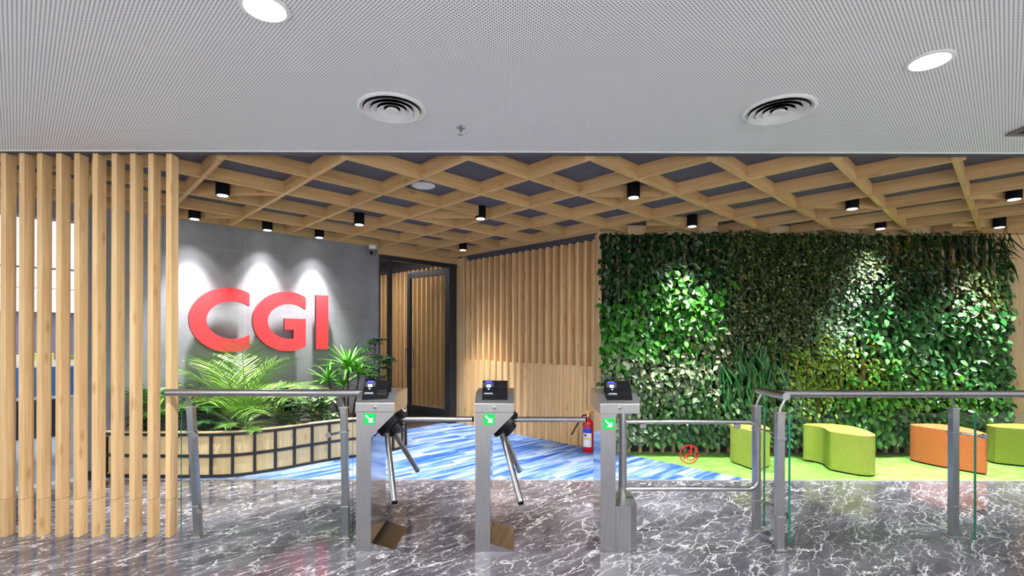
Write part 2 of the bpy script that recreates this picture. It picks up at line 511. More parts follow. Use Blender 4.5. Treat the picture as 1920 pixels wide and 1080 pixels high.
# ------------------------------------------------------------------ mesh helpers
class MB:
    """collects geometry for ONE mesh object (world coordinates)"""

    def __init__(self):
        self.v, self.f, self.mi = [], [], []

    def add(self, vs, fs, mi=0):
        o = len(self.v)
        self.v += [tuple(p) for p in vs]
        self.f += [tuple(i + o for i in q) for q in fs]
        self.mi += [mi] * len(fs)
        return self

    def box(self, x0, x1, y0, y1, z0, z1, mi=0):
        vs = [(x, y, z) for z in (z0, z1) for y in (y0, y1) for x in (x0, x1)]
        fs = [(0, 2, 3, 1), (4, 5, 7, 6), (0, 1, 5, 4), (2, 6, 7, 3), (0, 4, 6, 2), (1, 3, 7, 5)]
        return self.add(vs, fs, mi)

    def obox(self, c, ax, ay, az, hx, hy, hz, mi=0):
        c, ax, ay, az = Vector(c), Vector(ax), Vector(ay), Vector(az)
        vs = [c + ax * (sx * hx) + ay * (sy * hy) + az * (sz * hz) for sz in (-1, 1) for sy in (-1, 1) for sx in (-1, 1)]
        fs = [(0, 2, 3, 1), (4, 5, 7, 6), (0, 1, 5, 4), (2, 6, 7, 3), (0, 4, 6, 2), (1, 3, 7, 5)]
        return self.add(vs, fs, mi)

    def prism(self, poly, fn, h0, h1, mi=0, side_mi=None):
        """polygon of 2-D points, fn(u, v, h) -> world point"""
        n = len(poly)
        vs = [fn(u, v, h0) for u, v in poly] + [fn(u, v, h1) for u, v in poly]
        tri = tessellate_polygon([[Vector((u, v, 0)) for u, v in poly]])
        fs = [tuple(t) for t in tri] + [tuple(i + n for i in reversed(t)) for t in tri]
        self.add(vs, fs, mi)
        self.add(vs, [(i, (i + 1) % n, (i + 1) % n + n, i + n) for i in range(n)], mi if side_mi is None else side_mi)
        return self

    def tube(self, pts, r, n=12, mi=0, caps=True):
        pts = [Vector(p) for p in pts]
        rs = r if isinstance(r, (list, tuple)) else [r] * len(pts)
        t0 = (pts[1] - pts[0]).normalized()
        ref = Vector((0, 0, 1)) if abs(t0.z) < 0.9 else Vector((1, 0, 0))
        u = t0.cross(ref).normalized()
        vs, fs = [], []
        for i, p in enumerate(pts):
            if i == 0:
                t = pts[1] - pts[0]
            elif i == len(pts) - 1:
                t = pts[-1] - pts[-2]
            else:
                t = (pts[i + 1] - pts[i]).normalized() + (pts[i] - pts[i - 1]).normalized()
            t.normalize()
            u = (u - t * u.dot(t)).normalized()
            w = t.cross(u)
            for k in range(n):
                a = 2 * PI * k / n
                vs.append(p + (u * math.cos(a) + w * math.sin(a)) * rs[i])
        for i in range(len(pts) - 1):
            for k in range(n):
                a, b_ = i * n + k, i * n + (k + 1) % n
                fs.append((a, b_, b_ + n, a + n))
        if caps:
            fs.append(tuple(reversed(range(n))))
            fs.append(tuple(range((len(pts) - 1) * n, len(pts) * n)))
        return self.add(vs, fs, mi)

    def lathe(self, c, prof, n=32, axis=(0, 0, 1), mi=0):
        """profile of (radius, height) about an axis through c"""
        c, az = Vector(c), Vector(axis).normalized()
        ref = Vector((1, 0, 0)) if abs(az.x) < 0.9 else Vector((0, 1, 0))
        ax = (ref - az * ref.dot(az)).normalized()
        ay = az.cross(ax)
        vs, fs = [], []
        for r, h in prof:
            for k in range(n):
                a = 2 * PI * k / n
                vs.append(c + az * h + (ax * math.cos(a) + ay * math.sin(a)) * r)
        for i in range(len(prof) - 1):
            for k in range(n):
                a, b_ = i * n + k, i * n + (k + 1) % n
                fs.append((a, b_, b_ + n, a + n))
        if prof[0][0] > 1e-6:
            fs.append(tuple(reversed(range(n))))
        if prof[-1][0] > 1e-6:
            fs.append(tuple(range((len(prof) - 1) * n, len(prof) * n)))
        return self.add(vs, fs, mi)

    def leaf(self, base, d, nrm, Ln, W, fold=0.12, curl=0.25, pointed=True):
        d = d.normalized()
        s = d.cross(nrm)
        if s.length < 1e-4:
            s = d.cross(Vector((0.3, 0.5, 0.8)))
        s.normalize()
        nn = s.cross(d).normalized()
        ts = ((0.32, 0.46), (0.70, 0.36))
        vs = [base]
        for t, w in ts:
            p = base + d * (Ln * t) - nn * (curl * Ln * t * t)
            vs += [p - s * (w * W) + nn * (fold * W), p, p + s * (w * W) + nn * (fold * W)]
        vs.append(base + d * Ln - nn * (curl * Ln))
        fs = [(0, 2, 1), (0, 3, 2), (1, 2, 5, 4), (2, 3, 6, 5), (4, 5, 7), (5, 6, 7)]
        return self.add(vs, fs)

    def blade(self, base, d, nrm, Ln, W, curl=0.3, seg=3):
        """a narrow strap leaf that arches"""
        d = d.normalized()
        s = d.cross(nrm)
        if s.length < 1e-4:
            s = d.cross(Vector((0.3, 0.5, 0.8)))
        s.normalize()
        nn = s.cross(d).normalized()
        vs, fs = [], []
        for i in range(seg + 1):
            t = i / seg
            w = W * 0.5 * (0.55 + 1.1 * t - 1.6 * t * t) if i < seg else 0.02 * W
            p = base + d * (Ln * t) - nn * (curl * Ln * t * t)
            vs += [p - s * w, p - nn * (0.15 * W if 0 < i < seg else 0), p + s * w]
        for i in range(seg):
            a = i * 3
            fs += [(a, a + 1, a + 4, a + 3), (a + 1, a + 2, a + 5, a + 4)]
        return self.add(vs, fs)

    def build(self, name, mat, parent=None, smooth=None, bevel=0.0, frame=None, bevel_seg=2):
        """frame: a world matrix the mesh is expressed in (object location/rotation)"""
        me = bpy.data.meshes.new(name)
        if frame is None and parent is None:
            frame = Matrix.Identity(4)
        if parent is not None:
            pm = WORLD[parent.name]
        if frame is None:
            frame = pm
        inv = frame.inverted()
        me.from_pydata([inv @ Vector(p) for p in self.v], [], self.f)
        mats = mat if isinstance(mat, (list, tuple)) else [mat]
        for m_ in mats:
            me.materials.append(m_)
        if len(mats) > 1:
            me.polygons.foreach_set('material_index', self.mi)
        me.update()
        bm = bmesh.new()
        bm.from_mesh(me)
        bmesh.ops.recalc_face_normals(bm, faces=bm.faces) if smooth != 'leaf' else None
        bm.to_mesh(me)
        bm.free()
        o = bpy.data.objects.new(name, me)
        COL.objects.link(o)
        if parent is not None:
            o.parent = parent
            o.matrix_local = pm.inverted() @ frame
        else:
            o.matrix_world = frame
        WORLD[o.name] = frame.copy()
        if smooth == 'leaf':
            me.shade_smooth()
        elif smooth:
            me.shade_smooth()
            me.set_sharp_from_angle(angle=math.radians(smooth))
        if bevel:
            bv = o.modifiers.new('soft_edge', 'BEVEL')
            bv.width = bevel
            bv.segments = bevel_seg
            bv.limit_method = 'ANGLE'
            bv.angle_limit = math.radians(40)
        return o


WORLD = {}


def tag(o, label=None, cat=None, group=None, kind=None):
    if label:
        o['label'] = label
    if cat:
        o['category'] = cat
    if group:
        o['group'] = group
    if kind:
        o['kind'] = kind
    return o


def thing(name, loc, label, cat, group=None, rz=0.0):
    o = bpy.data.objects.new(name, None)
    o.empty_display_size = 0.1
    COL.objects.link(o)
    fr = Matrix.Translation(loc) @ Matrix.Rotation(rz, 4, 'Z')
    o.matrix_world = fr
    WORLD[o.name] = fr
    return tag(o, label, cat, group)


def struct(o, label=None):
    o['kind'] = 'structure'
    if label:
        o['label'] = label
    return o


def copy_tree(o, parent=None):
    c = o.copy()
    COL.objects.link(c)
    WORLD[c.name] = o.matrix_world.copy()
    if parent is not None:
        c.parent = parent
    for ch in [k for k in bpy.data.objects if k.parent == o]:
        copy_tree(ch, c)
    return c


def place(c, loc, rz=None):
    c.location = loc
    if rz is not None:
        c.rotation_euler = (0, 0, rz)
    WORLD[c.name] = Matrix.Translation(loc) @ Matrix.Rotation(rz or 0.0, 4, 'Z')


def smooth_loop(pts, per=10):
    """closed Catmull-Rom loop through 2-D points"""
    n, out = len(pts), []
    for i in range(n):
        p0, p1, p2, p3 = (Vector(pts[(i + k - 1) % n]) for k in range(4))
        for j in range(per):
            t = j / per
            q = 0.5 * (2 * p1 + (p2 - p0) * t + (2 * p0 - 5 * p1 + 4 * p2 - p3) * t * t + (3 * p1 - p0 - 3 * p2 + p3) * t ** 3)
            out.append((q.x, q.y))
    return out


def smooth_path(pts, per=8):
    out = []
    n = len(pts)
    for i in range(n - 1):
        p0, p1, p2, p3 = (Vector(pts[min(max(i + k - 1, 0), n - 1)]) for k in range(4))
        for j in range(per):
            t = j / per
            out.append(0.5 * (2 * p1 + (p2 - p0) * t + (2 * p0 - 5 * p1 + 4 * p2 - p3) * t * t + (3 * p1 - p0 - 3 * p2 + p3) * t ** 3))
    out.append(Vector(pts[-1]))
    return out


XY = lambda u, v, h: Vector((u, v, h))
E2 = Vector((S2, S2, 0))          # along the concrete wall
NW = Vector((S2, -S2, 0))         # out of the concrete wall, towards the lobby
WC = 8.934                        # concrete wall face: Y = X + WC
ZC, ZT, ZB = 2.67, 2.762, 2.655    # lobby ceiling, dark soffit, underside of the lattice

# ------------------------------------------------------------------ the setting
m = MB().prism([(-9, -2.2), (8, -2.2), (8, 4.84), (-4.094, 4.84), (-9, -0.066)], XY, -0.1, 0.0)
struct(m.build('floor', M['marble']), 'dark grey marble floor with white veins')
m = MB().prism([(-4.094, 4.84), (2.36, 4.84), (1.36, 5.9), (1.12, 6.2), (-0.95, 8.2), (-1.9, 7.06)], XY, -0.1, 0.004)
struct(m.build('floor', M['blue_carpet']), 'blue streaked carpet tiles beyond the marble')
m = MB().prism([(2.36, 4.84), (8, 4.84), (8, 6.3), (1.0, 6.3), (1.36, 5.9)], XY, -0.1, 0.0035)
struct(m.build('floor', M['green_carpet']), 'lime green carpet in front of the plant wall')
m = MB().box(-4.09, 8, 4.828, 4.842, -0.02, 0.006)
struct(m.build('trim_1', flat('pale_threshold_strip', (0.6, 0.6, 0.6), 0.3, 0.6)), 'pale strip between marble and carpet')

m = MB().box(-9, 8, -4, 3.41, ZC, ZC + 0.16)
struct(m.build('ceiling', M['perforated']), 'white perforated ceiling of the lobby')
m = MB().box(-9, 8, 3.40, 3.412, ZC - 0.006, ZC + 0.16)
struct(m.build('trim_2', flat('white_ceiling_edge', (0.7, 0.7, 0.71), 0.4)), 'white edge strip of the perforated ceiling')
m = MB().box(-9, 8, 3.413, 3.468, ZC - 0.006, ZT + 0.03)
struct(m.build('trim_3', M['trim_dark']), 'dark edge channel beyond the perforated ceiling')
m = MB().prism([(-9, 3.469), (8, 3.469), (8, 6.4), (1.3, 6.4), (-0.95, 8.65), (-1.95, 7.1), (-9, -0.05 + 0.1)][:6] + [(-5.4, 3.55)], XY, ZT, ZT + 0.1)
struct(m.build('ceiling', M['dark_ceiling']), 'dark grey soffit above the timber lattice')


def wall_frame(p, rz):
    return Matrix.Translation(p) @ Matrix.Rotation(rz, 4, 'Z')


# concrete wall with the letters
fr = wall_frame((-4.159, -4.159 + WC, 0), PI / 4)
ln = (-1.887 + 4.159) / S2
m = MB()
m.add([fr @ Vector(p) for p in MB().box(0, ln, 0, 0.16, 0, ZT).v], MB().box(0, 1, 0, 1, 0, 1).f)
struct(m.build('wall_left', M['concrete'], frame=fr), 'grey concrete panel wall carrying the red letters')
m = MB()
m.add([fr @ Vector(p) for p in MB().box(0, ln, -0.012, 0.0, 0, 0.08).v], MB().box(0, 1, 0, 1, 0, 1).f)
struct(m.build('baseboard_left', M['black_metal'], frame=fr))
# bulkhead over the office opening
m = MB()
m.add([fr @ Vector(p) for p in MB().box(-7.0, 0, 0, 0.16, 2.5, ZT).v], MB().box(0, 1, 0, 1, 0, 1).f)
struct(m.build('wall_left', flat('grey_bulkhead', srgb(128, 124, 134), 0.8), frame=fr), 'grey bulkhead above the office opening')

# slatted wall, front of the slats runs from SA to SB
SA = Vector((-0.881, 8.03, 0))
E1 = Vector((S2, -S2, 0))
NS = Vector((-S2, -S2, 0))
fs = Matrix.Translation(SA) @ Matrix.Rotation(-PI / 4, 4, 'Z')   # local x along the wall, local -y into the room


def lbox(mb, fr_, x0, x1, y0, y1, z0, z1, mi=0):
    t = MB().box(x0, x1, y0, y1, z0, z1)
    mb.add([fr_ @ Vector(p) for p in t.v], t.f, mi)
    return mb


SL = 2.74
struct(lbox(MB(), fs, 0, SL, 0.092, 0.2, 0, ZT).build('wall_back', M['wood_z'], frame=fs), 'pine boarded wall behind the upright slats')
struct(lbox(MB(), fs, 0.17, SL, 0.062, 0.0915, 2.606, ZT - 0.001).build('trim_10', M['dark_ceiling'], frame=fs), 'dark band above the slats')
rootw = struct(lbox(MB(), fs, 0.10, SL, 0.030, 0.0915, 0.004, 1.03).build('trim_4', M['wood_z'], frame=fs), 'pine lower panel of the slatted wall')
struct(lbox(MB(), fs, -0.02, 0.17, 0.0, 0.071, 0.004, 2.66).build('trim_5', M['wood_z'], frame=fs), 'broad pine board beside the glass door')
SLN = 20
for i in range(SLN):
    x = 0.235 + i * (SL - 0.30) / (SLN - 1)
    f_ = fs @ Matrix.Translation((x, 0, 0))
    o = lbox(MB(), f_, -0.017, 0.017, 0.0, 0.0905, 0.004, 2.605).build('slat', M['wood_z'], frame=f_, parent=None)
    o.parent = rootw
    o.matrix_local = WORLD[rootw.name].inverted() @ f_
# end post of the slatted wall
struct(MB().box(1.03, 1.075, 5.96, 6.2, 0.004, 2.66).build('trim_6', M['wood_z'], frame=Matrix.Translation((1.05, 6.0, 0))), 'pine corner post between slats and plants')

# wall behind the plants and pale pine wall beyond them
struct(MB().box(1.05, 8, 6.06, 6.2, 0, ZT).build('wall_right', M['wood_pale'], frame=Matrix.Translation((1, 6, 0))), 'pale pine board wall')
for i in range(14):
    x = 5.98 + i * 0.148
    struct(MB().box(x, x + 0.1455, 6.045, 6.061, 0.004, 2.655).build('wall_right', M['wood_pale'], frame=Matrix.Translation((x, 6.05, 0))))
struct(MB().box(5.5, 8, 5.94, 6.06, 2.655, ZT).build('trim_7', M['wood_x'], frame=Matrix.Translation((6, 6, 2.6))), 'pine fascia above the pale boards')

struct(MB().box(7.9, 8.0, 3.47, 6.06, 0, ZT).build('wall_right', M['wood_pale'], frame=Matrix.Translation((8, 5, 0))), 'pale pine end wall of the lounge')  # added out of view to block light from the open side

# door section: header, frame, sidelight, leaf
fd = wall_frame((-1.887, 7.047, 0), PI / 4)
DL = 1.42
struct(lbox(MB(), fd, -0.02, DL, -0.005, 0.10, 2.565, ZT).build('trim_8', M['wood_x'], frame=fd), 'pine header above the glass door')
door = struct(thing('door_1', (-1.887, 7.047, 0), 'black framed glass door standing open to the corridor', None, rz=PI / 4))
fm = MB()
lbox(fm, fd, -0.02, DL - 0.0, 0.0, 0.07, 2.50, 2.564)
lbox(fm, fd, 0.165, 0.215, 0.0, 0.07, 0.004, 2.50)
lbox(fm, fd, DL - 0.14, DL - 0.02, 0.0, 0.07, 0.004, 2.50)
lbox(fm, fd, -0.02, 0.02, 0.0, 0.07, 0.004, 2.50)
fm.build('door_frame', M['frame_metal'], door, bevel=0.003)
lbox(MB(), fd, 0.02, 0.165, 0.03, 0.04, 0.02, 2.50).build('sidelight_pane', M['glass_door'], door)
# the leaf, hinged at the far jamb, swung away from the lobby
hx, hy = -0.985, 7.955
la = math.radians(180 - 39.2)
fl = Matrix.Translation((hx, hy, 0)) @ Matrix.Rotation(la, 4, 'Z')
LW, LH = 1.06, 2.50
lm = MB()
lbox(lm, fl, 0.0, 0.11, -0.025, 0.025, 0.01, LH)
lbox(lm, fl, LW - 0.075, LW, -0.025, 0.025, 0.01, LH)
lbox(lm, fl, 0.11, LW - 0.075, -0.025, 0.025, LH - 0.10, LH)
lbox(lm, fl, 0.11, LW - 0.075, -0.025, 0.025, 0.01, 0.22)
leaf = lm.build('door_leaf', M['frame_metal'], door, bevel=0.003)
lbox(MB(), fl, 0.11, LW - 0.075, -0.005, 0.005, 0.22, LH - 0.10).build('glass_pane', M['glass_door'], leaf)
for s in (-1, 1):
    p = [fl @ Vector(q) for q in ((LW - 0.04, s * 0.02, 0.85), (LW - 0.04, s * 0.085, 0.85), (LW - 0.04, s * 0.085, 1.18), (LW - 0.04, s * 0.02, 1.18))]
    MB().tube(p, 0.013, 10).build('pull_handle', M['chrome'], leaf, smooth=50)
for z in (0.3, 1.25, 2.2):
    MB().lathe(fl @ Vector((-0.012, 0.0, z)), [(0.014, -0.06), (0.014, 0.06)], 10).build('hinge', M['black_metal'], leaf)

# corridor behind the door
CA = Vector((-0.87, 8.195, 0))
fc = Matrix.Translation(CA) @ Matrix.Rotation(math.radians(135), 4, 'Z')     # local x into the corridor
struct(lbox(MB(), fc, -0.1, 5.2, -0.14, -0.07, 0, 2.86).build('wall_back', M['wood_z'], frame=fc), 'pine boarded corridor wall behind the door')
rc = struct(lbox(MB(), fc, 0.0, 5.2, -0.07, -0.03, 2.621, 2.86).build('trim_11', flat('dark_corridor_band', srgb(62, 56, 60), 0.9), frame=fc), 'dark band above the corridor slats')  # added dark strip, its colour holding down the strongly lit wall top
rc = struct(lbox(MB(), fc, 0.3, 5.2, -0.07, -0.055, 0.004, 0.06).build('trim_9', M['wood_z'], frame=fc), 'pine base board of the corridor slats')
for i in range(24):
    f_ = fc @ Matrix.Translation((0.38 + i * 0.14, 0, 0))
    o = lbox(MB(), f_, -0.018, 0.018, -0.07, 0.0, 0.004, 2.62).build('slat', M['wood_z'], frame=f_)
    o.parent = rc
    o.matrix_local = WORLD[rc.name].inverted() @ f_
struct(lbox(MB(), fc, 0.06, 5.4, 1.56, 1.66, 0, 2.9).build('wall_left', flat('corridor_plaster', srgb(170, 165, 165), 0.8), frame=fc), 'plain corridor side wall')
cpoly = [(-1.8, 7.15), (-0.86, 8.2), (-5.2, 12.6), (-6.4, 11.4)]
struct(MB().prism(cpoly, XY, -0.1, 0.002).build('floor', flat('dark_corridor_floor', srgb(70, 62, 58), 0.5)), 'dark corridor floor')
struct(MB().prism([(-1.76, 7.2), (-0.7, 8.25), (-5.0, 12.8), (-6.5, 11.5)], XY, 2.86, 2.95).build('ceiling', flat('corridor_ceiling', srgb(90, 84, 90), 0.9)), 'dim corridor ceiling')
struct(MB().prism([(-5.2, 12.6), (-5.1, 12.7), (-6.5, 11.4), (-6.4, 11.3)], XY, 0, 2.9).build('wall_back', flat('corridor_end', srgb(170, 160, 150), 0.8)), 'plain end wall of the corridor')
for k, (a, b_) in enumerate(((0.9, 1.5), (2.6, 3.2))):
    lf = MB()
    lbox(lf, fc, a, b_, 0.8, 1.3, 2.83, 2.858)
    q = thing('ceiling_panel_light', fc @ Vector(((a + b_) / 2, 0.8, 2.845)), ['square lit panel in the corridor ceiling nearest the glass door', 'square lit panel deeper along the corridor ceiling'][k], 'ceiling light', 'corridor ceiling lights')
    lf.build('diffuser', emit('corridor_panel', (1, 0.97, 0.92), 4.0), q)
    ld = bpy.data.lights.new('corridor_lamp', 'AREA')
    ld.size, ld.energy, ld.color = 0.45, 12, (1, 0.95, 0.88)
    lo = bpy.data.objects.new('corridor_lamp', ld)
    COL.objects.link(lo)
    lo.parent = q
    lo.location = (0, 0, -0.05)

# ------------------------------------------------------------------ office behind the slatted screen
fo = Matrix.Translation((-4.159, -4.159 + WC, 0)) @ Matrix.Rotation(PI / 4, 4, 'Z')    # x along wall, +y into the office
struct(lbox(MB(), fo, -9, 2.4, 0.17, 26, -0.1, -0.002).build('floor', flat('office_carpet', srgb(150, 158, 176), 0.9)), 'grey blue office carpet')
struct(lbox(MB(), fo, -9, 2.4, 0.17, 26, 2.5, 2.6).build('ceiling', flat('office_ceiling', srgb(120, 112, 110), 0.8)), 'office ceiling')
struct(lbox(MB(), fo, -9, 2.4, 25.6, 26, 0, 2.5).build('wall_back', flat('office_end_wall', srgb(150, 150, 172), 0.8)), 'blue grey end wall of the office')
struct(lbox(MB(), fo, 2.4, 2.5, 0.2, 26, 0, 2.5).build('wall_right', flat('office_side_wall', srgb(190, 190, 200), 0.8)), 'office side wall')
struct(lbox(MB(), fo, -9.2, -9, 0.2, 26, 0, 2.5).build('wall_left', flat('office_far_side_wall', srgb(190, 190, 200), 0.8)), 'far office side wall')
OFF = emit('office_panel_glow', (1.0, 1.0, 1.0), 1.15)  # glow added to the white office ceiling so it burns out bright
prev = 0.2
names = ['luminous office ceiling panel just inside the opening', 'second luminous ceiling panel deeper in the office', 'third luminous ceiling panel in the office', 'fourth luminous ceiling panel far into the office', 'luminous ceiling panel nearest the office end wall']
for k, nd in enumerate((4.4, 9.1, 14.2, 19.2, 25.0)):
    q = thing('luminous_ceiling_panel', fo @ Vector((2, (prev + nd) / 2, 2.48)), names[k], 'ceiling light', 'luminous office ceiling panels', rz=PI / 4)
    lbox(MB(), fo, -8.8, 2.2, prev, nd, 2.47, 2.4995).build('diffuser', OFF, q)
    prev = nd + 0.65 + 0.05 * k


def desk(name, c, label, w=1.6, blue=True):
    q = thing(name, fo @ Vector(c), label, 'desk', rz=PI / 4)
    x, y, _ = c
    white, blu = M['white_plastic'], flat('blue_desk_screen', srgb(66, 128, 200), 0.7)
    lbox(MB(), fo, x - w / 2, x + w / 2, y, y + 0.7, 0.715, 0.745).build('table_top', white, q, bevel=0.004)
    if blue:
        lbox(MB(), fo, x - w / 2, x + w / 2, y + 0.03, y + 0.055, 0.746, 1.06).build('privacy_screen', blu, q, bevel=0.004)
        lbox(MB(), fo, x - w / 2, x + w / 2, y + 0.06, y + 0.12, 0.30, 0.71).build('modesty_panel', flat('navy_modesty_panel', srgb(38, 44, 66), 0.6), q)
    for sx in (-1, 1):
        lbox(MB(), fo, x + sx * (w / 2 - 0.05) - 0.025, x + sx * (w / 2 - 0.05) + 0.025, y + 0.05, y + 0.65, 0.0, 0.714).build('leg', M['white_plastic'], q)
    return q


desk('office_desk', (-0.75, 0.95, 0), 'white office desk with blue privacy screen behind the slatted screen')
desk('office_desk', (-2.45, 0.95, 0), 'white office desk farther from the grey wall with blue screen')
# low white cabinet with folders
q = thing('storage_cabinet', fo @ Vector((-1.4, 3.2, 0)), 'low white storage cabinet behind the office desks', 'cabinet', rz=PI / 4)
lbox(MB(), fo, -3.0, 0.3, 3.0, 3.4, 0.0, 1.05).build('body', M['white_plastic'], q, bevel=0.005)
for k in range(4):
    x = -2.9 + k * 0.8
    d_ = lbox(MB(), fo, x, x + 0.76, 2.98, 2.999, 0.08, 1.0).build('door', flat('cream_cabinet_door', srgb(226, 226, 206), 0.5), q, bevel=0.003)
    lbox(MB(), fo, x + 0.65, x + 0.69, 2.955, 2.979, 0.5, 0.66).build('handle', M['chrome'], d_)
for k in range(7):
    x = -1.6 + k * 0.26
    colr = [(172, 196, 70), (206, 216, 120), (60, 60, 66), (172, 196, 70), (230, 230, 214), (206, 216, 120), (120, 150, 60)][k]
    o = lbox(MB(), fo, x, x + 0.24, 3.05, 3.3, 1.05, 1.11 + 0.02 * (k % 3)).build('folder_pile', flat('folder_%d' % k, srgb(*colr), 0.7), bevel=0.003)
    o.name = 'document_tray'
    tag(o, ['yellow green document tray nearest the cabinet end', 'pale lime document tray second along the cabinet', 'black document tray on the white cabinet', 'yellow green document tray beside the black one', 'cream document tray on the white cabinet', 'pale lime document tray beyond the cream one', 'olive document tray closest to the grey wall'][k], 'tray', 'document trays on the office cabinet')
# an office chair under the desk
q = thing('office_chair', fo @ Vector((-1.0, 0.45, 0)), 'black swivel chair pushed up to the office desk', 'chair', rz=PI / 4)
bp = fo @ Vector((-1.0, 0.45, 0))
for k in range(5):
    a = 2 * PI * k / 5
    e = bp + Vector((math.cos(a) * 0.28, math.sin(a) * 0.28, 0.06))
    lg = MB().tube([bp + Vector((0, 0, 0.12)), e + Vector((0, 0, 0.03))], [0.022, 0.014], 8).build('leg', M['chrome'], q, smooth=50)
    MB().lathe(e + Vector((0, 0, -0.03)), [(0.028, -0.012), (0.028, 0.012)], 12, axis=(-math.sin(a), math.cos(a), 0)).build('caster', M['black_plastic'], lg, smooth=50)
MB().tube([bp + Vector((0, 0, 0.1)), bp + Vector((0, 0, 0.44))], 0.025, 10).build('column', M['chrome'], q, smooth=50)
lbox(MB(), fo, -1.23, -0.77, 0.22, 0.68, 0.44, 0.51).build('seat', M['black_plastic'], q, bevel=0.025, bevel_seg=3)
lbox(MB(), fo, -1.21, -0.79, 0.17, 0.23, 0.56, 1.0).build('backrest', M['black_plastic'], q, bevel=0.025, bevel_seg=3)
lbox(MB(), fo, -1.03, -0.97, 0.19, 0.25, 0.47, 0.6).build('back_bracket', M['black_plastic'], q)
for k, (x, y) in enumerate(((-3, 3), (-3, 10))):  # area lights added to brighten the office, with no fitting
    ld = bpy.data.lights.new('office_lamp', 'AREA')
    ld.size, ld.energy = 4.0, 60
    lo = bpy.data.objects.new('office_lamp', ld)
    COL.objects.link(lo)
    lo.location = fo @ Vector((x, y, 2.45))

# ------------------------------------------------------------------ slatted screen of free-standing posts
ordn = ['nearest the steel handrail', 'second from the handrail end', 'third from the handrail end', 'fourth from the handrail end', 'fifth from the handrail end', 'sixth from the handrail end', 'seventh from the handrail end', 'eighth from the handrail end', 'ninth from the handrail end', 'farthest from the handrail']
PX = [309.5, 275.6, 241.6, 207, 171, 137, 103, 67.3, 33.7, -1]
YS = 3.435
for k, px in enumerate(PX):
    x0 = (px + 1 - 960) * YS / F
    fr_ = Matrix.Translation((x0, YS, 0))
    p = thing('timber_post', (x0, YS, 0), 'pale pine upright of the slatted screen, ' + ordn[k], 'post', 'uprights of the slatted timber screen')
    MB().box(x0, x0 + 0.037, YS, YS + 0.077, 0.262, ZC - 0.008).build('shaft', M['wood_z'], p, bevel=0.002)
    MB().box(x0, x0 + 0.037, YS, YS + 0.077, 0.0, 0.2595).build('foot_block', M['wood_z'], p, bevel=0.002)

# ------------------------------------------------------------------ timber lattice under the soffit
lat = thing('timber_lattice', (0.3, 4.8, ZB), 'diagonal pine lattice of square cells hung under the dark soffit', 'ceiling lattice')


def inside(p):
    x, y = p.x, p.y
    if y < 3.475 or x < -6.6 or x > 7.6 or y > x + WC - 0.05:
        return False
    return (x + y <= 6.98) or (y <= (6.04 if 1.1 < x < 5.9 else 5.90))


def beam(p0, p1, th=0.036, zoff=0.0, name='beam', z1=ZT - 0.001):
    d = (p1 - p0)
    ln_ = d.length
    if ln_ < 0.12:
        return
    f_ = Matrix.Translation((p0.x, p0.y, ZB + zoff)) @ Matrix.Rotation(math.atan2(d.y, d.x), 4, 'Z')
    lbox(MB(), f_, 0, ln_, -th / 2, th / 2, 0, z1 - ZB - zoff).build(name, M['wood_x'], lat, frame=f_)


def segs(p, d, lo=-14.0, hi=14.0, st=0.02):
    out, cur = [], None
    t = lo
    while t <= hi:
        q_ = p + d * t
        if inside(q_):
            if cur is None:
                cur = t
        elif cur is not None:
            out.append((cur, t - st))
            cur = None
        t += st
    return out


D1 = Vector((-0.945, 1.0, 0)).normalized()
D2 = Vector((1.02, 1.0, 0)).normalized()
X1 = lambda n: -1.145 + 0.869 * n
X2 = lambda n: 0.50 + 0.863 * n
for n in range(-7, 14):
    p = Vector((X1(n), 3.47, 0))
    for a, b_ in segs(p, D1):
        beam(p + D1 * a, p + D1 * b_)
for n in range(-10, 9):
    p = Vector((X2(n), 3.47, 0))
    for a, b_ in segs(p, D2):
        beam(p + D2 * a, p + D2 * b_, zoff=0.0012)
# perimeter boards
beam(Vector((-5.4, -5.4 + WC - 0.04, 0)), Vector((-0.98, -0.98 + WC - 0.04, 0)), zoff=0.002)
beam(Vector((-0.90, 7.90, 0)), Vector((1.06, 5.94, 0)), zoff=0.002)
beam(Vector((5.9, 5.925, 0)), Vector((7.6, 5.925, 0)), zoff=-0.001)

# ------------------------------------------------------------------ can lights with their cross braces
CANS = [(417.5, 366.5, 'black can light nearest the slatted screen and the perforated ceiling'),
        (364.7, 410.8, 'black can light over the letter C, nearest the slatted screen'),
        (501.5, 431.6, 'black can light above the middle red letter'),
        (598.8, 445.5, 'black can light above the last red letter'),
        (673.5, 421.4, 'black can light out from the concrete wall, towards the lobby'),
        (901.0, 410.0, 'black can light over the blue carpet before the slatted wall'),
        (868.0, 469.0, 'black can light close to the glass door'),
        (1188.0, 370.5, 'black can light over the post of the swing gate'),
        (1297.7, 424.6, 'black can light at the plant wall end nearest the slatted wall'),
        (1598.0, 391.7, 'black can light out from the middle of the plant wall'),
        (1651.0, 428.9, 'black can light close to the plant wall between waisted green and orange stools'),
        (1901.5, 373.8, 'black can light nearest the lobby at the pale board end'),
        (1874.0, 426.3, 'black can light at the corner of plants and pale boards')]
BRACE = {0, 1, 5, 7, 8, 9, 10, 11, 12}
ZL = 2.635
first = None
